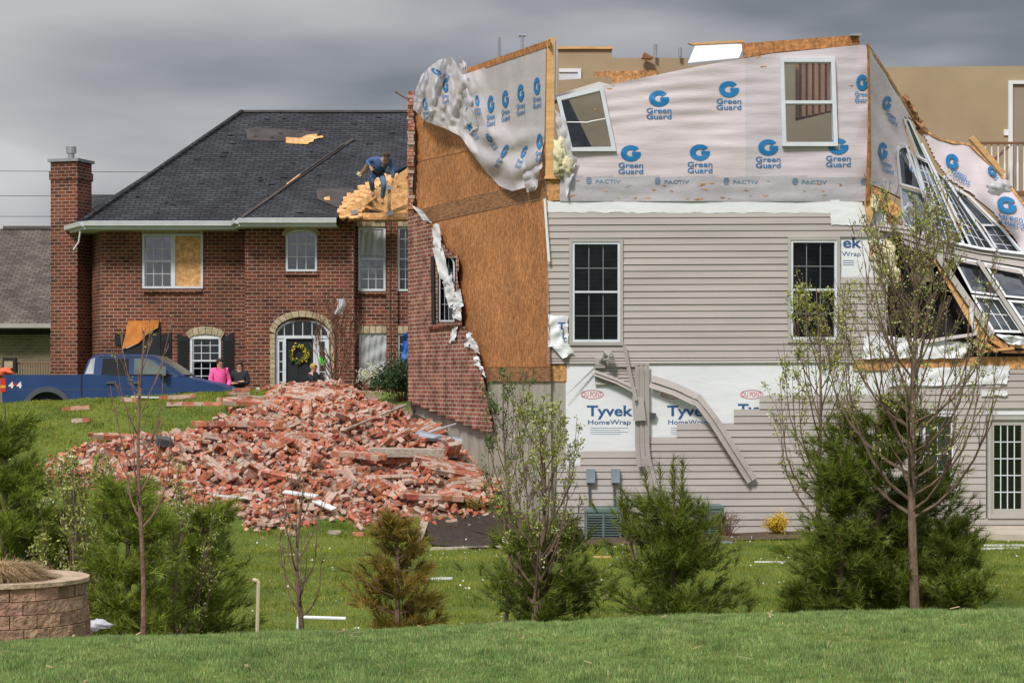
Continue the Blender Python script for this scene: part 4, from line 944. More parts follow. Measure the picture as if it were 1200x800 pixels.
g = MB(); g.grid([[RF(x, y, .03 + .03 * math.sin(x * .9 + y * .1)) for x in np.linspace(423, 449, 20)] for y in np.linspace(270, 300, 16)]); g.build('plastic_sheet', 'plastic', BR, recalc=False, smooth=True)
f_ = window(BR, RF, [(466, 391), (491, 391), (491, 455), (466, 455)], 2, 3, 2, fw=2.2, mw=.7, m='bluewhite', back=.4)
warpgrid('blue_tarp', [(474, 392), (480, 386), (483, 424), (470, 424)], 14, 8, 'bluetarp', RF, .07, .12, 3, parent=BR)
# limestone heads
def stones(mf, pts_in, pts_out, n, th=.09):
    g = MB(); L_ = len(pts_in) - 1
    def at(ps, t): k = min(int(t), L_ - 1); u = t - k; return (ps[k][0] * (1 - u) + ps[k + 1][0] * u, ps[k][1] * (1 - u) + ps[k + 1][1] * u)
    for k in range(n):
        a, b = L_ * (k + .04) / n, L_ * (k + .96) / n
        fpoly(g, mf, [at(pts_in, a), at(pts_in, b), at(pts_out, b), at(pts_out, a)], -.05, th)
    return g.build('stone_head', 'stone', BR)
stones(WF, [(166, 273.5), (239, 273.5)], [(166, 266.5), (239, 266.5)], 12)
stones(RF, [(418, 265.5), (452, 265.5)], [(418, 258.5), (452, 258.5)], 6); stones(RF, [(466, 265.5), (492, 265.5)], [(466, 258.5), (492, 258.5)], 4)
stones(RF, [(419, 390.5), (455, 390.5)], [(419, 382), (455, 382)], 5); stones(RF, [(466, 390.5), (492, 390.5)], [(466, 382), (492, 382)], 4)
arc = lambda cx, cy, rx, ry, n=13, a0=180, a1=0: [(cx + rx * math.cos(math.radians(a)), cy - ry * math.sin(math.radians(a))) for a in np.linspace(a0, a1, n)]
stones(CF, arc(353, 278, 18.5, 9), arc(353, 275, 22.5, 12), 9)
stones(WF, arc(241, 396, 19, 4.5), arc(241, 391, 22.5, 8.5), 8)
stones(CF, arc(354.5, 391, 32, 20), arc(354.5, 388, 38, 24), 13)
stones(CF, [(322.5, 391), (322.5, 455)], [(317, 391), (317, 455)], 11); stones(CF, [(386.5, 391), (386.5, 455)], [(392, 391), (392, 455)], 11)
for f, a in ((WF, (168, 339, 237, 342.5)), (CF, (334, 318.5, 373, 322)), (RF, (419, 342, 453, 345))):
    g = MB(); frect(g, f, *a, 0, .08); g.build('brick_sill', 'brick', BR)
# shutters
for i, q in enumerate(([(208, 390), (221, 396), (221, 450), (208, 450)], [(261, 396), (274, 389), (274, 450), (261, 450)], [(189, 392), (201, 389), (201, 450), (189, 450)], [(135, 390), (146, 392), (146, 404), (135, 404)])):
    g = MB(); fpoly(g, WF, q, 0, .05); s = g.build('shutter', 'black', BR)
    if i < 3:
        g = MB(); x0, x1 = q[0][0] + 1.6, q[1][0] - 1.6
        for k in range(24): y = 399 + 2 * k; frect(g, WF, x0, y, x1, y + 1.1, .05, .065)
        g.build('louvre', 'black', s)
g = MB(); fpoly(g, WF, [(151, 376), (187, 375), (186, 384), (175, 390), (163, 402), (144, 409)], .04, .12); g.build('torn_board', 'orangewood', BR)
g = MB(); fpoly(g, WF, [(145, 410), (163, 402), (175, 390), (188, 381), (189, 450), (145, 450)], .02, .06); g.build('black_sheet', 'black', BR)
# front door
DR = MB(); frect(DR, CF, 335, 396, 367, 479, -.16, -.1); door = DR.build('front_door', 'black', BR)
g = MB()
for x0, x1 in ((338, 349), (353, 364)):
    for y0, y1 in ((401, 422), (426, 447)): frect(g, CF, x0, y0, x1, y1, -.1, -.085)
g.build('door_panel', 'black', door)
g = MB(); r = random.Random(4)
for k in range(150):
    a = r.uniform(0, 6.283); c = CF(350, 414.5, -.04); R_ = .235 + r.gauss(0, .035)
    g.box(c + Vector((R_ * math.cos(a), r.uniform(-.04, .03), R_ * math.sin(a))), (.05, .03, .05), Euler((r.uniform(0, 3), r.uniform(0, 3), r.uniform(0, 3))).to_matrix(), mi=r.choice([0, 1, 1]))
cp(g.build('wreath', ['yellow', 'leaf'], loc=CF(350, 414.5, -.06)), 'round wreath of yellow flowers on the black front door', 'wreath')
g = MB()
for a in ((323, 393, 386, 396.5), (332.5, 396.5, 335, 480), (367, 396.5, 369.5, 480), (323, 396.5, 325, 480), (384, 396.5, 386, 480)): frect(g, CF, *a, -.12, -.02)
g.build('door_frame', 'bluewhite', BR)
for x0, x1 in ((325, 332.5), (369.5, 384)):
    xm0, xm1 = (327, 331) if x0 < 340 else (374, 380.5)
    g = MB(); frect(g, CF, x0, 396.5, xm0, 480, -.1, -.04); frect(g, CF, xm1, 396.5, x1, 480, -.1, -.04); frect(g, CF, xm0, 396.5, xm1, 400, -.1, -.04); s = g.build('sidelight', 'bluewhite', BR)
    g = MB(); frect(g, CF, xm0, 400, xm1, 480, -.09, -.08); g.build('pane', 'glass', s)
    g = MB()
    for y in (411, 423, 435, 447): frect(g, CF, xm0, y, xm1, y + 1, -.078, -.06)
    g.build('muntin_grid', 'bluewhite', s)
    g = MB(); frect(g, CF, xm0, 400, xm1, 480, -.24, -.2); g.build('backing', 'dark', s)
g = MB(); frect(g, CF, 373.5, 417.5, 380.5, 428, -.075, -.055); n_ = g.build('notice', 'notice', loc=CF(377, 428, -.06)); cp(n_, 'bright green paper notice taped to the narrow window beside the door', 'notice')
g = MB()
for k in range(8):
    a0, a1 = math.pi * k / 8, math.pi * (k + 1) / 8
g.prism([CF(x, y, -.07) for x, y in arc(354.5, 393, 31, 19)], [CF(x, y, -.08) for x, y in arc(354.5, 393, 31, 19)]); tr_ = g.build('transom', 'glass', BR)
g = MB(); ao, ai = arc(354.5, 393, 32, 20), arc(354.5, 393, 29.5, 17)
for k in range(12): fpoly(g, CF, [ao[k], ao[k + 1], ai[k + 1], ai[k]], -.1, -.02)
for x in (333, 343.5, 354.5, 365.5, 376): fbar(g, CF, (x, 393), (x, 393 - 19 * math.sqrt(1 - ((x - 354.5) / 31) ** 2)), .9, -.066, -.05)
g.build('muntin_grid', 'bluewhite', tr_)
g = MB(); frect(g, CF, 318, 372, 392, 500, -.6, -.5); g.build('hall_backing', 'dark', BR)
# roof
def quad(mb, a, th=.12, mi=0): return mb.prism(a, [p + Vector((0, 0.02, -th)) for p in a], mi)
zL = P(0, 267, 61.8).z; zr = P(0, 132, 68).z
zL = P(0, 259.5, 61.6).z; E1 = P(99, 259.5, 61.6); EL = Vector((-14.02, 64.0, zL)); E2 = Vector((3.2, 61.6, zL)); R1 = P(284, 132, 68); R2 = Vector((-1.2, 68, zr)); Bk = Vector((-14.02, 74.4, zL)); Bk2 = Vector((3.2, 74.4, zL))
g = MB(); quad(g, [E1, E2, R2, R1]); quad(g, [R1, EL, E1]); quad(g, [R1, Bk, EL]); quad(g, [R2, E2, Bk2]); quad(g, [R1, R2, Bk2, Bk]); g.build('main_roof', 'shingle', BR)
RM = plane(E1, (E2 - E1).cross(R1 - E1))
zc = P(0, 256, 60.2).z; C1 = P(280, 256, 60.2)
# apex of the front roof, on the main slope
dRM = RM(415, 163); apx = dRM; C4 = Vector((1.4, dRM.y, dRM.z)); C2 = P(394, 256, 60.2)
bn = (Vector((1, 0, 0))).cross(apx - Vector((apx.x, 60.2, zc)))
CM = plane(C1, bn)
tear = [(394, 256), (399, 250), (402, 238), (412, 230), (424, 224), (434, 214), (448, 208), (462, 202), (480, 193), (500, 184)]
g = MB(); quad(g, [C1] + [CM(x, y) for x, y in tear] + [CM(505, 163), apx], .08)
vb = RM(262, 262); quad(g, [C1, apx, Vector((C1.x, 62.1, zL + .35))], .08)
g.build('front_roof', 'shingle', BR)
g = MB(); fbar(g, plane(C1, CM.n), (283, 256), (414, 164), 2.7, .01, .05); g.build('hip_cap', 'felt', BR)
g = MB(); a, b = E1 + Vector((0, 0, .03)), R1 + Vector((0, 0, .03)); g.tube([a, a.lerp(b, .5), b], .09, 5); g.build('hip_cap', 'shingle', BR)
g = MB(); g.tube([R1 + Vector((0, 0, .02)), R2 + Vector((0, 0, .02))], .07, 5); g.build('ridge_cap', 'felt', BR)
g = MB(); fpoly(g, RM, [(288, 152), (300, 150), (375, 155), (372, 162), (335, 166), (290, 165)], .005, .02); g.build('felt_patch', 'felt', BR)
g = MB(); fpoly(g, RM, [(335, 162), (352, 163), (360, 159), (371, 158), (372, 161), (378, 160), (379, 162), (368, 164), (367, 167), (362, 168), (361, 170), (335, 169)], .022, .035); g.build('bare_sheathing', 'fresh', BR)
g = MB(); fpoly(g, CM, [(370, 222), (412, 221), (420, 226), (404, 236), (400, 246), (372, 234)], .012, .025); g.build('felt_patch', 'felt', BR)
g = MB(); fpoly(g, CM, [(379, 233), (386, 231), (387, 236), (381, 236)], .026, .04); g.build('bare_sheathing', 'fresh', BR)
g = MB(); fpoly(g, RM, [(407, 166), (416, 164), (418, 166), (410, 168)], .02, .06); g.build('lifted_shingle', 'black', BR)
for a, b in (((336, 219), (352, 207)), ((352, 207), (404, 171))):
    g = MB(); fbar(g, CM, a, b, 1.0, .07, .09); g.build('hip_strip', 'fresh' if a[0] < 340 else 'felt', BR)
# shingle courses lifted here and there
r = random.Random(12)
for k in range(60):
    g = MB()
    x, y = r.uniform(150, 470), r.uniform(136, 250)
    if x < 285 - (y - 132) * 1.5 + 14 or (x > 395 and y > 185): continue
    mf = CM if (y > 164 and x > 283 + (256 - y) * 1.42 + 6) else RM
    frect(g, mf, x, y, x + r.uniform(3, 8), y + 1.6, .012, .03); g.build('loose_shingle', 'shingle', BR)
# side wing roof and lower ridge behind
g = MB(); quad(g, [P(64, 262, 70), P(170, 262, 70), P(140, 228, 73), P(92, 228, 73)]); g.build('rear_roof', 'shingle', BR)
# gutter, fascia, soffit
def gutter(a, b, name='gutter'):
    d = (b - a).normalized(); n = Vector((d.y, -d.x, 0)); n = n if n.y < 0 else -n
    prof = [(0, 0), (.06, -.0), (.13, .03), (.13, .05), (.145, .16), (.13, .16), (.12, .07), (.02, .03), (.0, .14)]
    g = MB(); A = [a + n * u + Vector((0, 0, w - .16)) for u, w in prof]; B = [b + n * u + Vector((0, 0, w - .16)) for u, w in prof]; g.prism(A, B); g.build(name, 'gutter', BR)
    g = MB(); g.prism([a + Vector((0, 0, -.2)), a + Vector((0, 0, .02)), a - n * .05 + Vector((0, 0, .02)), a - n * .05 + Vector((0, 0, -.2))], [b + Vector((0, 0, -.2)), b + Vector((0, 0, .02)), b - n * .05 + Vector((0, 0, .02)), b - n * .05 + Vector((0, 0, -.2))]); g.build('fascia', 'bluewhite', BR)
    g = MB(); q = [a + Vector((0, 0, -.2)), b + Vector((0, 0, -.2)), b - n * .95 + Vector((0, 0, -.19)), a - n * .95 + Vector((0, 0, -.19))]; g.prism(q, [p + Vector((0, 0, -.03)) for p in q]); g.build('soffit', 'bluewhite', BR)
gutter(E1, Vector((P(276, 0, 61.6).x, 61.6, zL))); gutter(C1, C2)
gutter(Vector((P(276, 0, 61.6).x, 61.55, zL)), C1 + Vector((0, 0, 0)))
gutter(EL, E1)
g = MB(); g.tube([P(94, 271, 61.9), P(92, 284, 61.9), P(86, 293, 61.9)], .03, 6); g.build('loose_strap', 'gutter', BR)
# chimney
ch = thing('brick_chimney', 'tall red brick chimney with metal cap at the left end of the brick house', 'chimney', P(80, 470, 63.5))
cm = Vector((P(81, 0, 63.5).x, 63.8, 0)); rot = Matrix.Rotation(math.radians(-17), 3, 'Z')
def chb(z0, z1, sx, sy, m, name, par): 
    g = MB(); g.box((cm.x, cm.y, (z0 + z1) / 2), (sx, sy, z1 - z0), rot); return g.build(name, m, par)
ztop = (HY - 190) / F * 63.5
chb(-1.1, ztop, .92, .92, 'brick', 'stack', ch); chb(ztop - .55, ztop - .3, .99, .99, 'brick', 'corbel', ch); chb(ztop, ztop + .09, 1.06, 1.06, 'metal', 'cap', ch)
g = MB(); z = ztop + .09; g.tube([(cm.x, cm.y, z), (cm.x, cm.y, z + .22)], .1, 12); g.tube([(cm.x, cm.y, z + .20), (cm.x, cm.y, z + .24), (cm.x, cm.y, z + .42), (cm.x, cm.y, z + .45)], [.12, .16, .16, .12], 12); g.build('flue', 'metal', ch)
# opened truss corner
TR = front(60.35)
trs = [((399, 256), (500, 186), 7.5, 0, .06, 'rafter'), ((403, 252), (500, 252), 5, -.06, 0, 'bottom_chord'), ((456, 214), (456, 252), 4, -.07, -.01, 'king_post'), ((456, 250), (500, 232), 4.5, -.08, -.02, 'web_brace'), ((476, 200), (480, 216), 3.2, -.08, -.02, 'web_brace'), ((465, 219), (500, 219), 3, -.1, -.04, 'web_brace'), ((456, 250), (425, 240), 3, -.4, -.3, 'web_brace')]
for a, b, w, d0, d1, nm in trs: g = MB(); fbar(g, TR, a, b, w, d0, d1); g.build(nm, 'fresh', BR)
for x, y in ((456, 220), (415, 249), (457, 250)):
    g = MB(); fbar(g, TR, (x - 4, y + 1), (x + 4, y - 1), 5, .062, .07); g.build('gusset_plate', 'metal', BR)
g = MB(); fpoly(g, front(62.0), [(408, 252), (440, 225), (500, 190), (500, 256), (408, 256)], -.05, 0); g.build('attic_sheathing', 'fresh', BR)
g = MB(); fpoly(g, front(61.2), [(432, 247), (436, 243), (456, 251), (435, 251)], -.05, 0); g.build('torn_felt', 'black', BR)
g = MB(); frect(g, TR, 408, 254.5, 500, 257.5, -.7, .06); g.build('wall_plate', 'osb', BR)
r = random.Random(31); k = 0
for row in range(11):                                        # splintered roof boards along the tear
    y = 254 - row * 4.6; xe = float(np.interp(y, [200, 214, 224, 232, 242, 254], [452, 436, 418, 408, 402, 398]))
    x = xe - r.uniform(0, 5)
    while x < xe + 24 - row * .6:
        w = r.uniform(3.5, 8); h = r.uniform(3.4, 6); a = r.uniform(-.35, .2)
        g = MB(); fbar(g, CM, (x, y), (x + w * math.cos(a), y + w * math.sin(a)), h, .0 + .004 * k % .03, .03 + r.uniform(0, .05)); g.build('splintered_sheathing', 'fresh', BR); x += w * .75; k += 1
g = MB(); fbar(g, TR, (462, 106), (477, 116), 1.6, -.05, 0)
g = MB(); p = SM(478, 116, .1); g.tube([p + Vector((-.28, 0, .16)), p + Vector((-.1, 0, .05)), p], .02, 5); g.build('bent_rod', 'bark', HR)
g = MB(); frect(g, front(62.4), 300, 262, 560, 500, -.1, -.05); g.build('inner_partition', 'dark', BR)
g = MB(); g.tube([RF(458, 258, .15), RF(458, 300, .16), RF(457, 352, .15), RF(459, 440, .15)], .012, 5); g.build('hanging_cord', 'twig', BR)
# paper caught on the small bare tree -> made with the tree below

# ------------------------------------------------------------------ neighbour far left, cables
NB = thing('neighbour_house', 'low tan brick house with brown grey roof at the left edge', 'house', (-20, 78, -1.2)); NF = front(76)
g = MB(); holed(g, NF, -260, 380, 80, 500, [(6, 422, 16, 432)], -.3, 0); g.build('wall', 'tanbrick', NB)
g = MB(); quad(g, [P(-262, 380, 75.2), P(66, 380, 75.2), P(120, 268, 81), P(6, 268, 81), P(-262, 268, 81)], .2); g.build('roof', 'shingle_nb', NB)
g = MB(); g.tube([P(4, 268, 81), P(120, 268, 81)], .12, 5); g.build('ridge_cap', 'felt', NB)
g = MB(); frect(g, front(75.1), -262, 379, 66, 384, -.3, 0); g.build('eave_board', 'almond', NB)
g = MB(); frect(g, NF, -262, 384, 80, 392, .01, .06); g.build('frieze', 'dark', NB)  # near-black band along the wall top, right below the eave
rl = thing('porch_railing', 'brown porch railing in front of the tan brick house', 'railing', P(30, 450, 72)); RF2 = front(72)
g = MB(); frect(g, RF2, -60, 424.5, 66, 426, -.05, .03); frect(g, RF2, -60, 446, 66, 448, -.05, .03); g.build('rail', 'rail', rl)
for k in range(42): 
    g = MB(); x = -58 + 3 * k; frect(g, RF2, x, 426, x + .9, 446, -.02, .01); g.build('baluster', 'rail', rl)
g = MB(); frect(g, front(71.6), 3, 420, 18, 436, -.3, 0); 
t = thing('planter_box', 'small dark box with a pale front behind the porch railing', 'box', P(10, 436, 71.6))
g = MB(); frect(g, front(71.6), 3, 419, 18, 437, -.3, 0); g.build('box_body', 'dark', t); g = MB(); frect(g, front(71.6), 5, 423, 15, 431, .005, .02); g.build('box_front', 'cap', t)
for i, (y0, y1) in enumerate(((206, 212), (235, 240), (259, 264))):
    g = MB(); g.tube([P(-700 + 150 * k, y0 - 6 + (y1 - y0) * (k * 150 - 700) / 600 + .000012 * (k * 150 - 700 - 200) ** 2, 130) for k in range(10)], .022, 4)
    cp(g.build('power_line', 'wire', loc=P(0, y0, 130)), ['highest thin cable across the sky beside the chimney', 'middle thin cable across the sky beside the chimney', 'lowest thin cable, just above the neighbouring roof'][i], 'power line', 'power lines beside the chimney')

# ------------------------------------------------------------------ pickup truck
TY = 53.2; TX = -14.1 + .85                            # rear end; local frame: x forward, z from its ground
gz = P(0, 415, TY).z - 1.93
TRK = thing('pickup_truck', 'dark blue four door pickup truck parked on the drive behind the grass slope', 'truck', (TX + 3, TY + 1, gz))
def tl(x, y, z): return Vector((TX + x, TY + y, gz + z))
def X_(px): return (px - CX) / F * TY - TX
def Z_(py): return (HY - py) / F * TY - gz
def side(name, pts, m, y0=0.0, y1=2.0, taper=None, parent=TRK, arch=None):
    g = MB(); g.prism([tl(x, y0, z) for x, z in pts], [tl(x, y1, z) for x, z in pts]); return g.build(name, m, parent)
def archpts(cx, r, z0, n=10): return [(cx + r * math.cos(a), z0 + r * math.sin(a)) for a in np.linspace(math.pi, 0, n)]
L_ = 6.0; xr, xf = 1.18, 4.78; za = .42
body = [(0.05, .5), (0.0, .8), (.02, 1.40)] + [(2.05, 1.40), (2.08, 1.40)] + [(4.75, 1.34), (5.55, 1.16), (5.85, 1.05), (5.98, .85), (6.0, .45), (xf + .5, .38)] + archpts(xf, -.46, .42)[0:0]
lower = [(xf + .50, .42)] + [(xf + .50 * math.cos(a), .42 + .54 * math.sin(a)) for a in np.linspace(0, math.pi, 11)] + [(xr + .54, .42)] + [(xr + .54 * math.cos(a), .42 + .56 * math.sin(a)) for a in np.linspace(0, math.pi, 11)]
g = MB(); pts = body + lower
f0 = [tl(x, .0, z) for x, z in pts]; f1 = [tl(x, 1.95, z) for x, z in pts]
g.prism(f0, f1); b_ = g.build('body', 'truck', TRK)
g = MB(); cab = [(2.10, 1.38), (2.22, 1.78), (2.36, 1.9), (2.6, 1.935), (3.7, 1.93), (3.95, 1.88), (4.75, 1.36)]
g.prism([tl(x, .04 + .10 * max(0, (z - 1.38)) / .55, z) for x, z in cab], [tl(x, 1.91 - .10 * max(0, (z - 1.38)) / .55, z) for x, z in cab]); g.build('cab', 'truck', TRK)
def yy_(z): return .04 + .10 * max(0, (z - 1.38)) / .55
def cabpoly(name, pts, m, d0=-.002, d1=.012, parent=TRK):
    g = MB(); g.prism([tl(x, yy_(z) - d1, z) for x, z in pts], [tl(x, yy_(z) - d0, z) for x, z in pts]); return g.build(name, m, parent)
M['carglass'] = mat('tinted car glass', (.02, .022, .025), rough=.15, var=.1, spec=.35)
M['carglass2'] = mat('pale car glass', (.13, .16, .15), rough=.15, var=.35, scale=1.5, spec=.4)
cabpoly('rear_quarter_glass', [(2.15, 1.42), (2.29, 1.80), (2.40, 1.84), (2.37, 1.42)], 'plastic')
cabpoly('rear_side_window', [(2.58, 1.41), (2.60, 1.82), (3.27, 1.82), (3.28, 1.41)], 'carglass')
cabpoly('front_side_window', [(3.42, 1.41), (3.42, 1.82), (3.74, 1.82), (3.90, 1.77), (4.36, 1.41)], 'carglass2')
cabpoly('roof_gutter', [(2.5, 1.86), (2.5, 1.875), (3.92, 1.865), (4.66, 1.38), (4.62, 1.38), (3.9, 1.85)], 'black', -.01, .008)
cabpoly('door_gap', [(2.47, .9), (2.49, 1.86), (2.505, 1.86), (2.485, .9)], 'black', -.02, .006)
cabpoly('window_seal', [(2.70, 1.395), (4.42, 1.395), (4.42, 1.415), (2.70, 1.415)], 'black', -.01, .02)
cabpoly('door_gap', [(3.33, .5), (3.33, 1.86), (3.345, 1.86), (3.345, .5)], 'black', -.05, .006)
g = MB(); g.prism([tl(2.40, .3, 1.86), tl(2.40, 1.6, 1.86), tl(2.17, 1.65, 1.42), tl(2.17, .2, 1.42)], [tl(2.37, .3, 1.87), tl(2.37, 1.6, 1.87), tl(2.13, 1.65, 1.42), tl(2.13, .2, 1.42)]); g.build('rear_window', 'carglass2', TRK)
g = MB(); g.prism([tl(3.98, .2, 1.87), tl(3.98, 1.7, 1.87), tl(4.70, 1.8, 1.40), tl(4.70, .12, 1.40)], [tl(4.0, .2, 1.89), tl(4.0, 1.7, 1.89), tl(4.74, 1.8, 1.40), tl(4.74, .12, 1.40)]); g.build('windscreen', 'carglass2', TRK)
g = MB(); g.prism([tl(2.05, -.004, .5), tl(2.05, -.004, 1.39), tl(2.09, -.004, 1.39), tl(2.09, -.004, .5)], [tl(2.05, .02, .5), tl(2.05, .02, 1.39), tl(2.09, .02, 1.39), tl(2.09, .02, .5)]); g.build('bed_gap', 'black', TRK)
for x0 in (2.72, 3.42): g = MB(); g.box(tl(x0 + .1, -.02, 1.2), (.2, .05, .07)); g.build('door_handle', 'trim', TRK)
g = MB(); g.box(tl(1.0, .0, 1.1), (.01, .01, .01)); 
g = MB(); g.box(tl(xr, 1, .75), (1.2, 1.5, .7)); g.box(tl(xf, 1, .75), (1.1, 1.5, .7)); g.build('wheel_well', 'black', TRK)
g = MB()
for k in range(14):
    a0, a1 = math.pi * k / 14, math.pi * (k + 1) / 14
    q = [(xr + r_ * math.cos(a), .42 + r_ * math.sin(a)) for r_, a in ((.54, a0), (.67, a0), (.67, a1), (.54, a1))]; g.prism([tl(x, -.04, z) for x, z in q], [tl(x, .0, z) for x, z in q])
g.build('wheel_flare', 'trim', TRK)
def cyl(mb, c, r, h, n=24, mi=0): mb.tube([c + Vector((0, -h / 2, 0)), c + Vector((0, h / 2, 0))], r, n, mi)
for wx in (xr, xf):
    for wy in (.16, 1.8):
        g = MB(); c = tl(wx, wy, .39); g.tube([c + Vector((0, -.12, 0)), c + Vector((0, -.10, 0)), c + Vector((0, .10, 0)), c + Vector((0, .12, 0))], [.34, .39, .39, .34], 24); w_ = g.build('wheel', 'tyre', TRK, smooth=False)
        g = MB(); cyl(g, c + Vector((0, -.02 if wy < 1 else .02, 0)), .23, .22, 18); g.build('rim', 'metal', w_)
g = MB(); g.box(tl(.035, .06, 1.13), (.13, .16, .36)); tlm = g.build('tail_light', 'redlens', TRK)
g = MB(); g.box(tl(.035, .055, 1.09), (.134, .164, .07)); g.build('indicator', 'amber', tlm)
g = MB(); g.box(tl(-.1, 1, .55), (.16, 1.85, .2)); g.build('rear_bumper', 'chrome', TRK)
g = MB(); g.box(tl(6.05, 1, .55), (.16, 1.85, .22)); g.build('front_bumper', 'chrome', TRK)
g = MB(); g.box(tl(5.86, .12, .9), (.2, .25, .2)); g.build('headlight', 'carglass2', TRK)
g = MB(); g.box(tl(4.22, -.13, 1.50), (.10, .2, .24), Euler((0, 0, .25)).to_matrix()); mr_ = g.build('wing_mirror', 'chrome', TRK)
g = MB(); g.box(tl(4.2, -.04, 1.38), (.16, .16, .08)); g.build('mirror_arm', 'black', mr_)
TF = plane((0, TY - .006, 0), (0, -1, 0))
g = MB(); x0 = (tl(.24, 0, 0).x) / TY * F + CX; yb = HY - (gz + 1.06) / TY * F
text(g, TF, '4', x0, yb, 6, 6.5, .05, 0, .006, shear=0); text(g, TF, '4', x0 + 9.5, yb, 6, 6.5, .05, 0, .006); g.build('badge', 'white', TRK, recalc=False)
g = MB(); text(g, TF, 'x', x0 + 4.8, yb - 2.6, 4.2, 4, .05, 0, .006); g.build('badge', 'redlens', TRK, recalc=False)
g = MB(); g.prism([tl(0.05, -.004, 1.0), tl(4.6, -.004, 1.02), tl(4.6, -.004, 1.035), tl(.05, -.004, 1.015)], [tl(0.05, .01, 1.0), tl(4.6, .01, 1.02), tl(4.6, .01, 1.035), tl(.05, .01, 1.015)]); g.build('body_crease', 'trim', TRK)
oc = fluff('orange_sheet', P(2, 437, 56), (.32, .3, .13), 'orange', 12, parent=None, loc=P(2, 437, 56)); cp(oc, 'bright orange sheet heaped behind the pickup tailgate', 'sheet')

# ------------------------------------------------------------------ people
def skin(name, chains, m, parent, sub=2, root=0):
    """chains: list of [(point, radius), ...]; shared points are merged"""
    vs, es, rs = [], [], []
    def idx(p, r):
        for i, q in enumerate(vs):
            if (Vector(q) - Vector(p)).length < 1e-4: return i
        vs.append(tuple(p)); rs.append(r); return len(vs) - 1
    for c in chains:
        prev = None
        for p, r in c:
            i = idx(p, r)
            if prev is not None: es.append((prev, i))
            prev = i
    o0 = ORI[parent.name]; me = bpy.data.meshes.new(name); me.from_pydata([tuple(Vector(v) - o0) for v in vs], es, [])
    ob = bpy.data.objects.new(name, me); COL.objects.link(ob)
    sm = ob.modifiers.new('s', 'SKIN'); sm.use_smooth_shade = True; su = ob.modifiers.new('u', 'SUBSURF'); su.levels = sub; su.render_levels = sub
    for i, s in enumerate(me.skin_vertices[0].data): s.radius = (rs[i], rs[i]) if not isinstance(rs[i], tuple) else rs[i]; s.use_root = (i == root)
    dg = bpy.context.evaluated_depsgraph_get(); m2 = bpy.data.meshes.new_from_object(ob.evaluated_get(dg)); bpy.data.objects.remove(ob)
    m2.name = name; m2.materials.clear(); m2.materials.append(M[m]); return link(m2, name, parent)
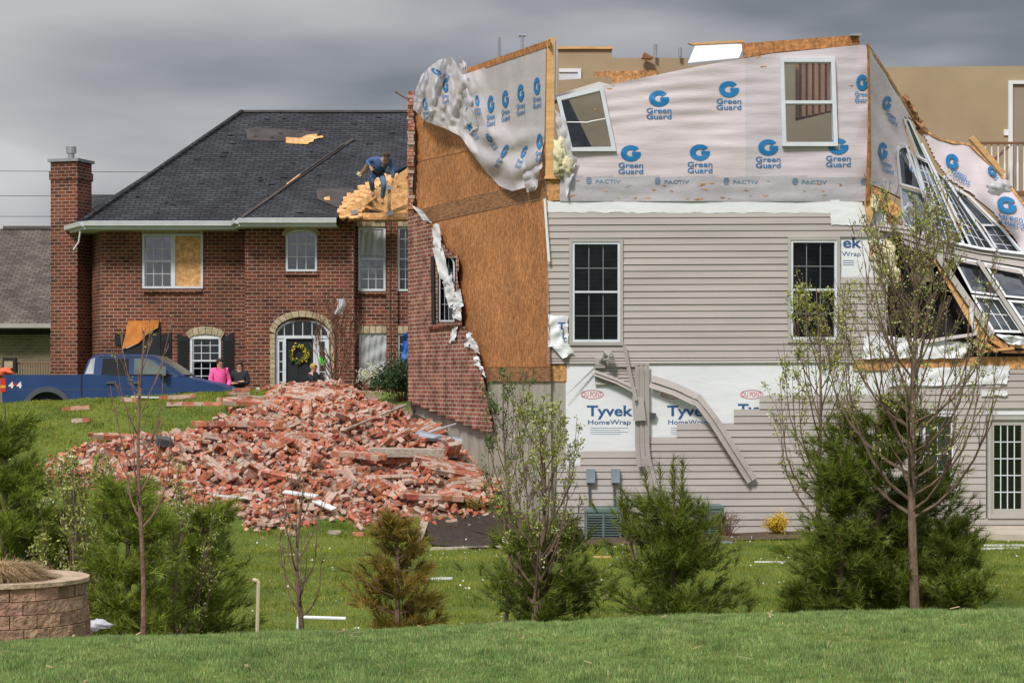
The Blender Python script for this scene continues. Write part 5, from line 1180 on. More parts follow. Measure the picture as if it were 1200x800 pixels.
def person(label, J, top='pink', legs='denim', hair='hair', group=None, longhair=False, face=Vector((0, -1, 0)), name='person'):
    """J: world joints pelvis, chest, neck, head, shL,elL,haL, shR,elR,haR, hipL,knL,ftL, hipR,knR,ftR"""
    lo = min(J['ftL'].z, J['ftR'].z) - .08
    t = thing(name, label, 'person', (J['pelvis'].x, J['pelvis'].y, lo), group)
    hd = J['head']; up = (hd - J['neck']).normalized()
    ch = [[(J['pelvis'], .13), (J['chest'], .15), (J['neck'], .058), (hd, .092), (hd + up * .075, .075)]]
    for s in 'LR':
        ch.append([(J['chest'], .15), (J['sh' + s], .07), (J['el' + s], .045), (J['ha' + s], .028)])
        h = J['ha' + s]; d = (h - J['el' + s]).normalized(); o = d.orthogonal().normalized()
        palm = h + d * .07; ch.append([(h, .028), (palm, .036)])
        for k, (a, l) in enumerate(((-.032, .06), (-.011, .075), (.011, .07), (.032, .055))): ch.append([(palm, .036), (palm + d * .03 + o * a, .011), (palm + d * (.03 + l) + o * a + face * .01, .009)])
        ch.append([(h + d * .02, .03), (h + d * .05 + o * .05, .012), (h + d * .09 + o * .055, .01)]) if False else None
        ch.append([(J['pelvis'], .13), (J['hip' + s], .09), (J['kn' + s], .062), (J['ft' + s], .045), (J['ft' + s] + face * .16 - Vector((0, 0, .03)), .035)])
    ch = [c for c in ch if c]
    body = skin('body', ch, 'skin', t)
    skin('jacket', [[(J['pelvis'] + Vector((0, 0, .04)), .175), (J['pelvis'].lerp(J['chest'], .5), .18), (J['chest'], .185), (J['chest'].lerp(J['neck'], .7), .10)]] + [[(J['chest'], .185), (J['sh' + s], .10), (J['el' + s], .075), (J['el' + s].lerp(J['ha' + s], .92), .052)] for s in 'LR'], top, t)
    skin('trousers', [[(J['pelvis'] + Vector((0, 0, .06)), .15), (J['pelvis'], .155)]] + [[(J['pelvis'], .155), (J['hip' + s], .115), (J['kn' + s], .085), (J['ft' + s] + Vector((0, 0, .04)), .075)] for s in 'LR'], legs, t)
    for s in 'LR': skin('shoe', [[(J['ft' + s] - face * .05 - Vector((0, 0, .02)), .05), (J['ft' + s] + face * .08 - Vector((0, 0, .035)), .05), (J['ft' + s] + face * .19 - Vector((0, 0, .045)), .038)]], 'boot', t)
    # face
    rt = face.cross(up).normalized(); f = (face - up * face.dot(up)).normalized()
    g = MB(); c = hd + up * .02
    bm = bmesh.new(); bmesh.ops.create_icosphere(bm, subdivisions=2, radius=1)
    V = [c - f * .022 + up * .03 + rt * v.co.x * .102 + f * v.co.y * .108 + up * v.co.z * .1 for v in bm.verts]; Fc = [tuple(q.index for q in fc.verts) for fc in bm.faces if (sum((V[q.index] - c).dot(f) for q in fc.verts) / 3 < .045 or sum((V[q.index] - c).dot(up) for q in fc.verts) / 3 > .075)]; bm.free()
    g.add(V, Fc)
    if longhair: g.tube([c + up * .05 - f * .05, c - f * .07, c - up * .12 - f * .05, c - up * .22 - f * .04], [.09, .10, .085, .05], 8)
    g.build('hair', hair, t, smooth=True, recalc=False)
    g = MB(); g.add([c + f * .09 - up * .0 + rt * .014, c + f * .09 - rt * .014, c + f * .085 + up * .045, c + f * .118 - up * .002], [(0, 1, 3), (1, 2, 3), (2, 0, 3), (0, 2, 1)]); g.build('nose', 'skin', t)
    for s in (-1, 1):
        g = MB(); e_ = c + f * .084 + rt * .035 * s + up * .03; g.box(e_, (.024, .02, .012)); g.build('eye', 'dark', t)
    g = MB(); g.box(c + f * .084 - up * .045, (.05, .02, .012)); g.build('mouth', 'inkred', t)
    return t
def standing(px, ytop, Y, hgt=None, arms='crossed', face=(0, -1, 0), lean=0.0, **k):
    X = (px - CX) / F * Y; zt = (HY - ytop) / F * Y; z0 = tz(X, Y); h = zt - z0; s = h / 1.7
    f = Vector(face).normalized(); r = Vector((f.y, -f.x, 0)) * -1
    def W(a, b, z): return Vector((X, Y, z0)) + (r * a + f * (b + lean * max(0, z - .9))) * s + Vector((0, 0, z * s))
    J = dict(pelvis=W(0, 0, .93), chest=W(0, 0, 1.27), neck=W(0, .01, 1.45), head=W(0, .03, 1.565), hipL=W(-.09, 0, .88), hipR=W(.09, 0, .88), knL=W(-.1, .02, .48), knR=W(.1, .04, .48), ftL=W(-.11, -.02, .08), ftR=W(.13, .0, .08), shL=W(-.18, 0, 1.38), shR=W(.18, 0, 1.38))
    if arms == 'crossed': J.update(elL=W(-.25, .06, 1.12), haL=W(.05, .22, 1.16), elR=W(.25, .06, 1.12), haR=W(-.05, .25, 1.12))
    elif arms == 'pocket': J.update(elL=W(-.25, .0, 1.12), haL=W(-.12, .2, .98), elR=W(.27, .02, 1.1), haR=W(.14, .2, .98))
    else: J.update(elL=W(-.24, .1, 1.14), haL=W(-.2, .32, 1.02), elR=W(.24, .1, 1.14), haR=W(.2, .3, 1.0))
    return person(J=J, face=f, **k)
standing(257, 419.5, 57, arms='pocket', face=(.55, -.8, 0), label='person in a bright pink fleece jacket standing behind the pickup bonnet', top='pink', legs='blackcloth', hair='hair')
standing(281, 423.5, 57.4, arms='crossed', face=(-.1, -1, 0), label='person in a black jacket with long dark hair and folded arms', top='blackcloth', legs='blackcloth', hair='hair', longhair=True)
standing(367, 427, 54.5, arms='front', face=(.9, -.45, 0), label='person with short sandy hair whose head shows above the rubble', top='blackcloth', legs='denim', hair='blond')
Y0 = 59.4
def Q(px, py, dy=0): return P(px, py, Y0 + dy)
J = dict(pelvis=Q(443, 202, .25), chest=Q(447, 191, -.05), neck=Q(451, 187, -.2), head=Q(452.5, 183.5, -.32), shL=Q(438, 187, 0), elL=Q(430, 190, -.12), haL=Q(434, 196, -.3), shR=Q(457, 190, -.1), elR=Q(461, 199, -.1), haR=Q(460, 210, -.15),
         hipL=Q(439, 204, .25), knL=Q(435, 212, -.12), ftL=Q(437, 225, .12), hipR=Q(447, 204, .25), knR=Q(450, 216, -.1), ftR=Q(448, 234, .15))
roofer = person('person in blue sweatshirt and jeans bending over the broken roof frame with a tool', J, 'bluecloth', 'denim', 'hair', face=Vector((.1, -.85, -.5)).normalized())
g = MB(); g.tube([Q(437, 200.5, .03), Q(443, 202.3, -.0), Q(451, 200.5, .02)], .05, 6); g.build('tool_belt', 'black', roofer)
nl = thing('nail_gun', 'tan and pale green nail gun in the hand of the roofer', 'tool', Q(427, 203, -.35))
g = MB(); g.tube([Q(430, 193, -.35), Q(427, 200, -.35), Q(421, 206, -.35)], [.06, .07, .06], 8); g.build('tool_body', 'boot', nl)
g = MB(); g.box(Q(421, 204, -.37), (.14, .07, .1), Euler((0, .6, 0)).to_matrix()); g.build('magazine', 'tanpipe', nl)
# ------------------------------------------------------------------ brick rubble
RPX = [(58, 545), (100, 528), (160, 519), (215, 512), (250, 506), (262, 492), (300, 478), (318, 462), (336, 448), (400, 444), (455, 447), (470, 462), (500, 488), (545, 500), (580, 520), (590, 560), (585, 596), (540, 606), (500, 612), (470, 606), (430, 618), (395, 606), (340, 622), (290, 622), (268, 602), (215, 590), (160, 575), (100, 568), (62, 560)]
RW_ = [ground(x, y) for x, y in RPX]; RP2 = np.array([(p.x, p.y) for p in RW_])
def pdist(x, y):                                    # signed distance inside the rubble outline (metres)
    x = np.asarray(x, float); y = np.asarray(y, float); d = np.full(x.shape, 1e9); ins = np.zeros(x.shape, bool)
    for i in range(len(RP2)):
        a, b = RP2[i], RP2[(i + 1) % len(RP2)]; ab = b - a; t = np.clip(((x - a[0]) * ab[0] + (y - a[1]) * ab[1]) / (ab @ ab + 1e-9), 0, 1)
        d = np.minimum(d, np.hypot(x - a[0] - t * ab[0], y - a[1] - t * ab[1]))
        c = ((a[1] > y) != (b[1] > y)) & (x < (b[0] - a[0]) * (y - a[1]) / (b[1] - a[1] + 1e-12) + a[0]); ins ^= c
    return np.where(ins, d, -d)
def pile(x, y):
    d = pdist(x, y); b = .10 * np.clip(d / .5, 0, 1) + .22 * np.clip(d / 1.6, 0, 1)
    n = .5 + .5 * np.sin(x * 2.1 + 1.3 * np.sin(y * 1.1)) * np.sin(y * 1.7 + .8 * np.sin(x * .9))
    return np.interp(y, [42.5, 47.5], [1, .3]) * np.where(d > 0, b * (.55 + .6 * n) + .16 * np.clip(d / 1.2, 0, 1) * (np.sin(x * 3.1 + y * 2.3) * np.sin(y * 3.7 - x * 1.4) + .5 * np.sin(x * 7.3 - y * 4.1)), 0)
rr = np.random.default_rng(3)
x0, x1, y0, y1 = RP2[:, 0].min(), RP2[:, 0].max(), RP2[:, 1].min(), RP2[:, 1].max()
gxs = np.linspace(x0 - .2, x1 + .2, 130); gys = np.linspace(y0 - .2, y1 + .2, 150); GXX, GYY = np.meshgrid(gxs, gys)
D_ = pdist(GXX, GYY); ZZ = TZ(GXX, GYY) + pile(GXX, GYY) - .05 + rr.normal(0, .015, GXX.shape)
ZZ = np.where(D_ > 0, ZZ, TZ(GXX, GYY) - .08)
def rotm(n, tilt=.6):
    a = rr.uniform(0, 2 * np.pi, n); t = rr.normal(0, tilt, n); u = rr.normal(0, tilt, n)
    ca, sa, ct, st, cu, su = np.cos(a), np.sin(a), np.cos(t), np.sin(t), np.cos(u), np.sin(u); o = np.zeros(n); i = np.ones(n)
    Rz = np.array([[ca, -sa, o], [sa, ca, o], [o, o, i]]); Rx = np.array([[i, o, o], [o, ct, -st], [o, st, ct]]); Ry = np.array([[cu, o, su], [o, i, o], [-su, o, cu]])
    return np.einsum('ijn,jkn,kln->nil', Rz, Rx, Ry)
CUBE = np.array([(-1, -1, -1), (1, -1, -1), (1, 1, -1), (-1, 1, -1), (-1, -1, 1), (1, -1, 1), (1, 1, 1), (-1, 1, 1)]) / 2.0
CF_ = np.array([(0, 3, 2, 1), (4, 5, 6, 7), (0, 1, 5, 4), (1, 2, 6, 5), (2, 3, 7, 6), (3, 0, 4, 7)])
n = 17000; bx_ = rr.uniform(x0, x1, n); by_ = rr.uniform(y0, y1, n); d = pdist(bx_, by_)
k = d > rr.uniform(-.35, .25, n) ; bx_, by_, d = bx_[k], by_[k], d[k]
wx = -2.1 + (by_ - 44.5) / 7 * -2.76 * -1            # keep out of the house
keep = bx_ < (.66 - .3947 * (by_ - 37.5)) - .25; bx_, by_, d = bx_[keep], by_[keep], d[keep]
bz_ = TZ(bx_, by_) + pile(bx_, by_) + rr.uniform(-.03, .09, len(bx_))
n = len(bx_); size = np.stack([rr.choice([.10, .12, .15, .20, .215], n), rr.uniform(.085, .1, n), rr.uniform(.062, .072, n)], 1)
RT = rotm(n, .55); V = np.einsum('nij,nkj->nki', RT, CUBE[None] * size[:, None]) + np.stack([bx_, by_, bz_], 1)[:, None]
# the bricks that show largest (nearest and topmost) are things of their own
score = by_ - 6 * (bz_ - TZ(bx_, by_) - pile(bx_, by_)) + rr.uniform(0, 5, n) ; order = np.argsort(score); ind = order[:290]; rest = order[290:]
nc = 14000; cx_ = rr.uniform(x0 - .8, x1 + .6, nc); cy_ = rr.uniform(y0 - .8, y1 + .4, nc); dc = pdist(cx_, cy_)
kc = (dc > rr.uniform(-.9, .3, nc) ** 1) & (cx_ < (.66 - .3947 * (cy_ - 37.5)) - .15) & ((dc > 0) | (rr.uniform(0, 1, nc) < .25)); cx_, cy_ = cx_[kc], cy_[kc]; nc = len(cx_)
sc_ = rr.uniform(.018, .055, nc)[:, None] * rr.uniform(.6, 1.4, (nc, 3)); VC = np.einsum('nij,nkj->nki', rotm(nc, .8), CUBE[None] * sc_[:, None]) + np.stack([cx_, cy_, TZ(cx_, cy_) + pile(cx_, cy_) + rr.uniform(0, .05, nc)], 1)[:, None]
me = bpy.data.meshes.new('rubble'); m = len(rest) + nc
gr, gc = GXX.shape; MV = np.stack([GXX, GYY, ZZ], 2).reshape(-1, 3); q = np.arange(gr * gc).reshape(gr, gc)
mf = np.stack([q[:-1, :-1], q[:-1, 1:], q[1:, 1:], q[1:, :-1]], 2).reshape(-1, 4); ok = (D_.reshape(-1)[mf] > -.15).all(1); mf = mf[ok]
AV = np.concatenate([MV, V[rest].reshape(-1, 3), VC.reshape(-1, 3)]); AF = np.concatenate([mf, (np.arange(m)[:, None, None] * 8 + CF_[None] + len(MV)).reshape(-1, 4)])
me.from_pydata(AV.tolist(), [], AF.tolist()); me.materials.append(M['mound']); me.materials.append(M['rubble'])
me.polygons.foreach_set('material_index', np.concatenate([np.zeros(len(mf), int), np.ones(m * 6, int)])); me.update(); ob = link(me, 'brick_rubble'); cp(ob, 'spilled heap of broken red bricks on the grass slope', kind='stuff')
shapes = []
for s in (.10, .15, .215):
    g = MB(); g.box((0, 0, 0), (s, .095, .067)); g_ = g.v; bm = bmesh.new()
    vs = [bm.verts.new(v) for v in g.v]; [bm.faces.new([vs[i] for i in f]) for f in g.f]; bmesh.ops.bevel(bm, geom=bm.edges[:], offset=.006, segments=1, affect='EDGES')
    me = bpy.data.meshes.new('brick'); bm.to_mesh(me); bm.free(); me.materials.append(M['rubble']); shapes.append((s, me))
for i in ind:
    me = min(shapes, key=lambda q: abs(q[0] - size[i, 0]))[1]; o = bpy.data.objects.new('brick', me); COL.objects.link(o)
    o.matrix_world = Matrix.Translation((bx_[i], by_[i], bz_[i])) @ Matrix(RT[i].tolist()).to_4x4(); cp(o, 'loose red brick lying on top of the brick rubble', 'brick', 'loose bricks of the rubble heap')
# masonry chunks: several bricks still held by mortar
def chunk(px, py, nx, nz, thick, rot, label, cat='masonry chunk', lift=.12, y0=30, scale=1.0, group='masonry chunks of the rubble heap', m='rubble'):
    p = ground(px, py, y0, lift=lambda X, Y: pile(X, Y)); p.z += lift
    R = Euler(rot).to_matrix(); g = MB(); bw, bh = .215 * scale, .075 * scale; r = random.Random(int(px * 7 + py))
    g.box(p, (nx * bw - .04, thick * .8, nz * bh - .015), R, mi=1)
    for j in range(nz):
        for i in range(-1, nx):
            x = (i - (nx - 1) / 2 + (.5 if j % 2 else 0)) * bw
            w = bw - .012
            if i == -1 or (j % 2 and i == nx - 1):
                if j % 2 == 0: continue
                if r.random() < .5: continue
            if abs(x) > nx * bw / 2: continue
            g.box(p + R @ Vector((x, r.uniform(-.006, .006), (j - (nz - 1) / 2) * bh)), (w, thick, bh - .012), R, mi=0)
    return cp(g.build('masonry_chunk', [m, 'mortar'], loc=p), label, cat, group)
ch_ = [(342, 517, 7, 2, .1, (1.5, .05, .1), 'long flat slab of brickwork in the middle of the rubble heap'), (455, 541, 1, 1, .1, (0, 0, 0), 0), (437, 566, 7, 1, .1, (.2, -.06, .05), 'bright red row of hollow bricks low in the rubble heap'),
       (528, 556, 6, 7, .1, (1.05, .35, .5), 'large tilted sheet of brickwork near the torn brick wall'), (498, 513, 4, 7, .1, (1.0, -.5, .9), 'upright tilted sheet of brickwork below the bent grey metal'), (420, 540, 6, 3, .1, (1.4, .1, -.7), 'slab of brickwork pointing towards the lawn'),
       (300, 478, 7, 5, .1, (1.35, .1, .2), 'light topped slab of brickwork at the upper left of the heap'), (278, 503, 8, 3, .1, (1.5, 0, .05), 'thin wide slab of brickwork at the left shoulder of the heap'), (145, 549, 5, 3, .1, (1.3, -.2, -.5), 'grey backed slab of brickwork at the left tail of the heap'),
       (133, 518, 4, 2, .1, (1.2, .1, .3), 'small slab of brickwork where the heap meets the hill grass'), (575, 575, 4, 4, .1, (.5, .2, .3), 'broken block of brickwork beside the mulch bed'), (545, 590, 3, 3, .1, (.3, .4, -.4), 'blocky piece of brickwork at the foot of the heap'),
       (372, 470, 7, 7, .1, (1.0, .2, -.1), 'pale broken sheet of brickwork near the top of the heap'), (408, 497, 5, 4, .1, (1.2, .5, .9), 'leaning sheet of brickwork left of the long white stick'), (510, 590, 5, 2, .1, (1.4, .1, .2), 'flat piece of brickwork over the edge of the mulch bed'),
       (255, 520, 3, 2, .1, (.4, .3, .6), 'stubby piece of brickwork left of the middle of the heap'), (330, 565, 4, 2, .1, (1.0, .3, -.5), 'piece of brickwork tilted down towards the pines'), (480, 545, 6, 2, .1, (1.2, -.1, .1), 'row of bricks under the grey stone strip')]
for c in ch_:
    c = c[:5] + ((-abs(c[5][0]), c[5][1] * .5, c[5][2]),) + c[6:]
    if c[-1]: chunk(*c)
def slab(px, py, size, rot, m, name, label, cat, lift=.03, y0=17, grp=None, onpile=False):
    p = ground(px, py, y0, lift=(lambda X, Y: pile(X, Y)) if onpile else None); p.z += lift
    g = MB(); g.box(p, size, Euler(rot).to_matrix()); return cp(g.build(name, m, loc=p), label, cat, grp)
rk = random.Random(77)
for k in range(55):
    x, y = rk.uniform(90, 560), rk.uniform(475, 600)
    q = ground(x, y, 30, lift=pile)
    if pdist(q.x, q.y) < .35 or q.x > (.66 - .3947 * (q.y - 37.5)) - .5: continue
    chunk(x, y, rk.choice((2, 2, 3, 3, 4)), rk.choice((2, 3, 3, 4)), .1, (-rk.uniform(.1, 1.5), rk.uniform(-.7, .7), rk.uniform(-1.5, 1.5)), 'small broken chunk of mortared bricks among the loose rubble', lift=.06, group='small chunks in the rubble heap')
hill = [(112, 464, 7, 1, 'long brickwork fragment lying by the pickup door on the hill crest'), (206, 463, 2, 1, 'short brickwork fragment on the crest left of the pink jacket'), (228, 476, 6, 1, 'long thin brickwork fragment below the crest of the hill'), (208, 468, 4, 1, 'brickwork fragment at the end of the white board'),
        (89, 481, 3, 1, 'pale brickwork fragment alone on the hill grass'), (95, 495, 2, 1, 'tiny brick fragment lowest on the hill grass'), (283, 463, 2, 3, 'stacked grey brick fragment near the two standing people'), (270, 470, 3, 1, 'brick fragment just left of the grey stacked blocks'), (300, 470, 3, 2, 'brick fragment between the grey blocks and the heap'), (290, 457, 3, 1, 'brick fragment in front of the house corner on the crest'), (152, 471, 2, 1, 'small brick fragment left of the white board')]
for x, y, a, b, lab in hill: chunk(x, y, a, b, .1, (1.5 if b < 2 else .1, rnd.uniform(-.1, .1), rnd.uniform(-.2, .2)), lab, lift=.05, y0=30, group='brick fragments on the hill grass')
slab(182, 468, (1.1, .12, .03), (0, .03, .1), 'white', 'white_board', 'thin white board between brick fragments on the hill crest', 'board', .05, 30)
slab(485, 548, (1.75, .18, .16), (.1, .02, .05), 'mortar', 'stone_strip', 'grey limestone ledge lying across the rubble heap', 'stone', .3, 30, onpile=True)
for i, (x, y, s, rt, lab) in enumerate(((278, 594, (.9, .14, .03), (0, .1, .1), 'white trim board on the left foot of the rubble'), (352, 590, (.7, .14, .03), (.2, .1, -.4), 'white trim board on the right foot of the rubble'), (380, 603, (.5, .14, .03), (.2, .3, -.6), 'short white trim board pointing at the lawn'))):
    slab(x, y, s, rt, 'white', 'trim_board', lab, 'board', .18, 30, 'white trim boards in the rubble', True)
slab(192, 532, (.3, .25, .16), (.3, .2, .4), 'trim', 'dark_block', 'dark grey block at the left of the rubble heap', 'block', .25, 30, onpile=True)
def stick(name, a, b, r, m, label, cat, y=None, grp=None, n=6, z=None):
    g = MB(); mid = (a + b) / 2; g.tube([a, mid, b], r, n); return cp(g.build(name, m, loc=(mid.x, mid.y, min(a.z, b.z))), label, cat, grp)
stick('wooden_stick', ground(405, 512, 30, pile) + Vector((0, 0, .15)), ground(476, 488, 30, pile) + Vector((0, 0, .25)), .03, 'mortar', 'long pale stick leaning across the rubble heap', 'stick')
# bent downspout and metal
t = thing('bent_downspout', 'crumpled grey blue downspout lying on the rubble by the brick wall', 'downspout', ground(520, 520, 30, pile))
bp_ = ground(500, 520, 30, pile); Yb = bp_.y
g = MB(); g.tube([P(478, 522, Yb), P(493, 510, Yb), P(512, 513, Yb - .1), P(535, 516, Yb - .15), P(556, 519, Yb - .2)], [.10, .12, .08, .08, .09], 8); g.build('pipe', 'metal_blue', t)
g = MB(); g.tube([P(548, 516, Yb - .1), P(560, 508, Yb - .1), P(568, 512, Yb - .1)], [.08, .1, .05], 6); g.build('elbow', 'metal_blue', t)
t = thing('bent_rail', 'thin bent metal frame sticking out of the rubble by the brick wall', 'frame', P(556, 512, Yb - .3))
g = MB(); g.tube([P(505, 506, Yb - .3), P(530, 498, Yb - .3), P(554, 490, Yb - .3), P(557, 510, Yb - .3)], .022, 6); g.build('metal_rod', 'metal', t)
g = MB(); g.tube([P(552, 470, Yb - .5), P(556, 455, Yb - .5), P(566, 446, Yb - .5), P(578, 438, Yb - .5)], .035, 6); g.build('metal_conduit', 'metal', t)

# mulch beds, edging, small lawn litter
def bed(name, px, m, y0=17, lift=.012, label=None):
    q = [ground(x, y, y0) for x, y in px]; c = sum(q, Vector()) / len(q); g = MB(); rows = []
    for k in range(9): s = k / 8; rows.append([(lambda w: Vector((w.x, w.y, tz(w.x, w.y) + lift + .02 * (1 - s) + rnd.uniform(0, .02) * (k < 8))))(c.lerp(p, s)) for p in q + [q[0]]])
    g.grid(rows); return cp(g.build(name, m, recalc=False), kind='structure')
bed('mulch_bed', [(498, 612), (520, 608), (560, 604), (600, 600), (680, 612), (685, 636), (640, 640), (560, 644), (505, 640)], 'soil', lift=.03)
bed('mulch_bed', [(492, 476), (520, 480), (556, 500), (580, 520), (560, 524), (520, 508), (480, 496)], 'soil', 30, .1)
bed('mulch_bed', [(680, 628), (860, 622), (940, 622), (940, 632), (860, 634), (690, 640)], 'needlebed', lift=.02)
for i, (a, b) in enumerate((((498, 612), (488, 642)), ((505, 644), (590, 642)))):
    p, q = ground(*a), ground(*b); p.z += .04; q.z += .04; g = MB(); d_ = (q - p); nn = Vector((-d_.y, d_.x, 0)).normalized() * .07; g.prism([p - nn, q - nn, q + nn, p + nn], [v - Vector((0, 0, .15)) for v in (p - nn, q - nn, q + nn, p + nn)]); cp(g.build('concrete_edging', 'mortar', loc=p), ['short slanted concrete edging at the left of the mulch bed', 'concrete edging along the lawn side of the mulch bed'][i], 'edging')
bits = [(510, 679, (.5, .07, .03), 'white', 'short white board on the lawn right of the yellowish pine'), (905, 659, (.55, .05, .02), 'white', 'thin white strip on the lawn left of the large pine'), (1150, 644, (1.3, .05, .03), 'white', 'long white strip on the lawn below the patio'), (1185, 640, (.9, .07, .03), 'white', 'white strip at the patio corner'), (706, 653, (.3, .12, .02), 'lumber', 'small raw wood scrap on the lawn by the air conditioner'),
        (870, 632, (1.5, .1, .03), 'slab', 'long pale plank lying along the basement wall'), (845, 636, (.4, .12, .03), 'metal_blue', 'grey blue scrap lying beside the long plank'), (342, 753 - 103, (.3, .03, .02), 'tanpipe', 'thin tan stick on the lawn beyond the bare sapling'), (560, 640, (.3, .2, .03), 'metal_blue', 'grey blue stone slab at the mulch bed edge'), (342, 633 - 6, (.22, .1, .07), 'rubble', 'single red brick fallen on the lawn'), (392, 626, (.22, .1, .07), 'mortar', 'single grey brick fallen on the lawn'), (420, 628, (.2, .1, .07), 'rubble', 'red brick nearest the yellowish pine')]
for x, y, s, m_, lab in bits: slab(x, y, s, (0, 0, rnd.uniform(-.25, .25)), m_, 'scrap', lab, 'scrap', s[2] / 2)
t = thing('pipe_frame', 'white plastic pipe bent into a low frame standing on the lawn', 'pipe', ground(349, 738))
a = ground(349, 739, 17) ; g = MB(); Ya = a.y; g.tube([P(349, 740, Ya), P(350, 723, Ya), P(353, 723, Ya), P(405, 724.5, Ya)], .022, 8); g.build('pipe', 'white', t)
t = thing('marker_stake', 'cream plastic stake with a bent top standing at the lawn edge', 'stake', P(301, 743, 20)); g = MB(); g.tube([P(301, 755, 20), P(303, 682, 20), P(301, 680, 20), P(296, 679, 20)], [.02, .02, .022, .02], 8); g.build('pipe', 'tanpipe', t)
g = MB(); g.tube([P(546, 756, 12.6), P(562, 753, 12.65), P(590, 749, 12.75), P(612, 748.5, 12.8)], [.006, .012, .011, .006], 6)
p_ = P(580, 752, 12.7)
g.v = [(v[0], v[1], v[2] - P(580, 752, 12.7).z + tz(v[0], v[1]) + .01 + (P(580, 752, 12.7).z - P(580, 752, 12.7).z)) if False else (v[0], v[1], tz(v[0], v[1]) + .045 + (v[2] - P(580, 752, 12.7).z) * .12) for v in g.v]
cp(g.build('fallen_twig', 'bark', loc=(p_.x, p_.y, tz(p_.x, p_.y))), 'brown twig lying on the near lawn', 'twig')
r = np.random.default_rng(8); n = 1300; Y = np.sqrt(r.uniform(22 ** 2, 44 ** 2, n)); X = r.uniform(-.26, .27, n) * Y; kk = ~((X > .66 - .39 * (Y - 37.5) - .2) & (Y > 36.8)); X, Y = X[kk], Y[kk]; n = len(X); s = r.uniform(.004, .018, n)
Z = TZ(X, Y) + .05; Vv = np.zeros((n, 4, 3)); a = r.uniform(0, 6.3, n)
for q_, (u, v) in enumerate(((-1, 0), (0, -1), (1, 0), (0, 1))): Vv[:, q_] = np.stack([X + s * (u * np.cos(a) - v * np.sin(a)), Y + s * (u * np.sin(a) + v * np.cos(a)), Z + s * (u + v) * .5], 1)
cp(bulk('insulation_flecks', Vv, 4, 'white'), 'white flecks of insulation scattered over the lawn', kind='stuff')

# ------------------------------------------------------------------ lawn blades
r = np.random.default_rng(18); n = 46; Y = np.sqrt(r.uniform(10.2 ** 2, 13.6 ** 2, n)); X = r.uniform(-.25, .25, n) * Y; a = r.uniform(0, 6.3, n); l_ = r.uniform(.01, .045, n); w_ = r.uniform(.003, .009, n); Z = TZ(X, Y) + .035
Vv = np.stack([np.stack([X + u * l_ * np.cos(a) - v * w_ * np.sin(a), Y + u * l_ * np.sin(a) + v * w_ * np.cos(a), Z + .004 * u], 1) for u, v in ((-1, -1), (1, -1), (1, 1), (-1, 1))], 1)
cp(bulk('dry_leaf_scraps', Vv, 4, 'straw'), 'dry tan leaf scraps on the near lawn', kind='stuff')
blades('near_lawn', 560000, -4.1, 4.1, 9.0, 15.2, .022, .042, .0034, 'blade_near', 1)
blades('dry_blades', 70000, -4.1, 4.1, 9.0, 15.2, .024, .045, .0036, 'blade_dry', 2, keep=lambda x, y: np.sin(x * 7 + 2 * np.sin(y * 5)) * np.sin(y * 6 + x) + np.random.default_rng(5).normal(0, .6, len(x)) > .1)
houseok = lambda x, y: ~((x > .66 - .39 * (y - 37.5) - .1) & (y > 37.3)) & ~((x > 8.1) & (y > 34.9))
blades('yard_dry_blades', 26000, -9.6, 10.5, 20.5, 37.5, .03, .07, .007, 'blade_dry', 13, keep=lambda x, y: houseok(x, y) & (np.sin(x * 1.3 + y * .7) + np.sin(y * 1.9 - x * .5) + np.random.default_rng(4).normal(0, .8, len(x)) > .3))
blades('yard_lawn', 300000, -11.5, 12, 20.5, 37.5, .03, .07, .006, 'blade_far', 3, keep=houseok)
blades('slope_lawn', 90000, -7, 7, 14.8, 20.8, .03, .06, .005, 'blade_far', 6, wedge=False)
blades('hill_lawn', 160000, -16, -1, 36.5, 50, .04, .08, .010, 'blade_far', 4, keep=lambda x, y: (pdist(x, y) < 0) & houseok(x, y), wedge=False)

# ------------------------------------------------------------------ retaining wall and dry grass
t = thing('retaining_wall', 'curved retaining wall of tan concrete blocks at the left edge', 'retaining wall', P(30, 750, 14.2))
cen = Vector((P(-40, 0, 15.6).x, 15.6, 0)); Rr = P(101, 0, 15.6).x - cen.x
def ringpt(a, r_):
    h = math.pi / 2
    if a > h: return Vector((cen.x - (a - h) * .6, cen.y - r_, 0))
    if a < -h: return Vector((cen.x + (a + h) * .6, cen.y + r_, 0))
    return Vector((cen.x + r_ * math.cos(a), cen.y - r_ * math.sin(a), 0))
ztp = (HY - 690) / F * 14.7
g = MB(); rb = random.Random(3); nb = 15
Rr = .60; cen.x = P(99, 0, 15.3).x - Rr; cen.y = 15.3
for c_ in range(6):
    for k in range(-20, 22):
        a0 = (k + (.5 if c_ % 2 else 0)) * .19 / Rr + .006; a1 = a0 + .19 / Rr - .012
        z0, z1 = ztp - .098 * (c_ + 1) + .003, ztp - .098 * c_ - .003; ro = Rr + .012 * c_ + rb.uniform(-.008, .008)
        if a0 > 5.5 or a0 < -5.5: continue
        pts = []
        for zz in (z0, z1):
            for aa, rr_ in ((a0, ro), (a1, ro), (a1, ro - .12), (a0, ro - .12)): q = ringpt(aa, rr_); q.z = zz; pts.append(q)
        k_ = len(g.v); g.v += [tuple(p) for p in pts]; g.f += [[k_ + i for i in f] for f in ((0, 1, 5, 4), (1, 2, 6, 5), (2, 3, 7, 6), (3, 0, 4, 7), (4, 5, 6, 7), (3, 2, 1, 0))]; g.m += [0] * 6
g.build('block_courses', 'paver', t)
g = MB()
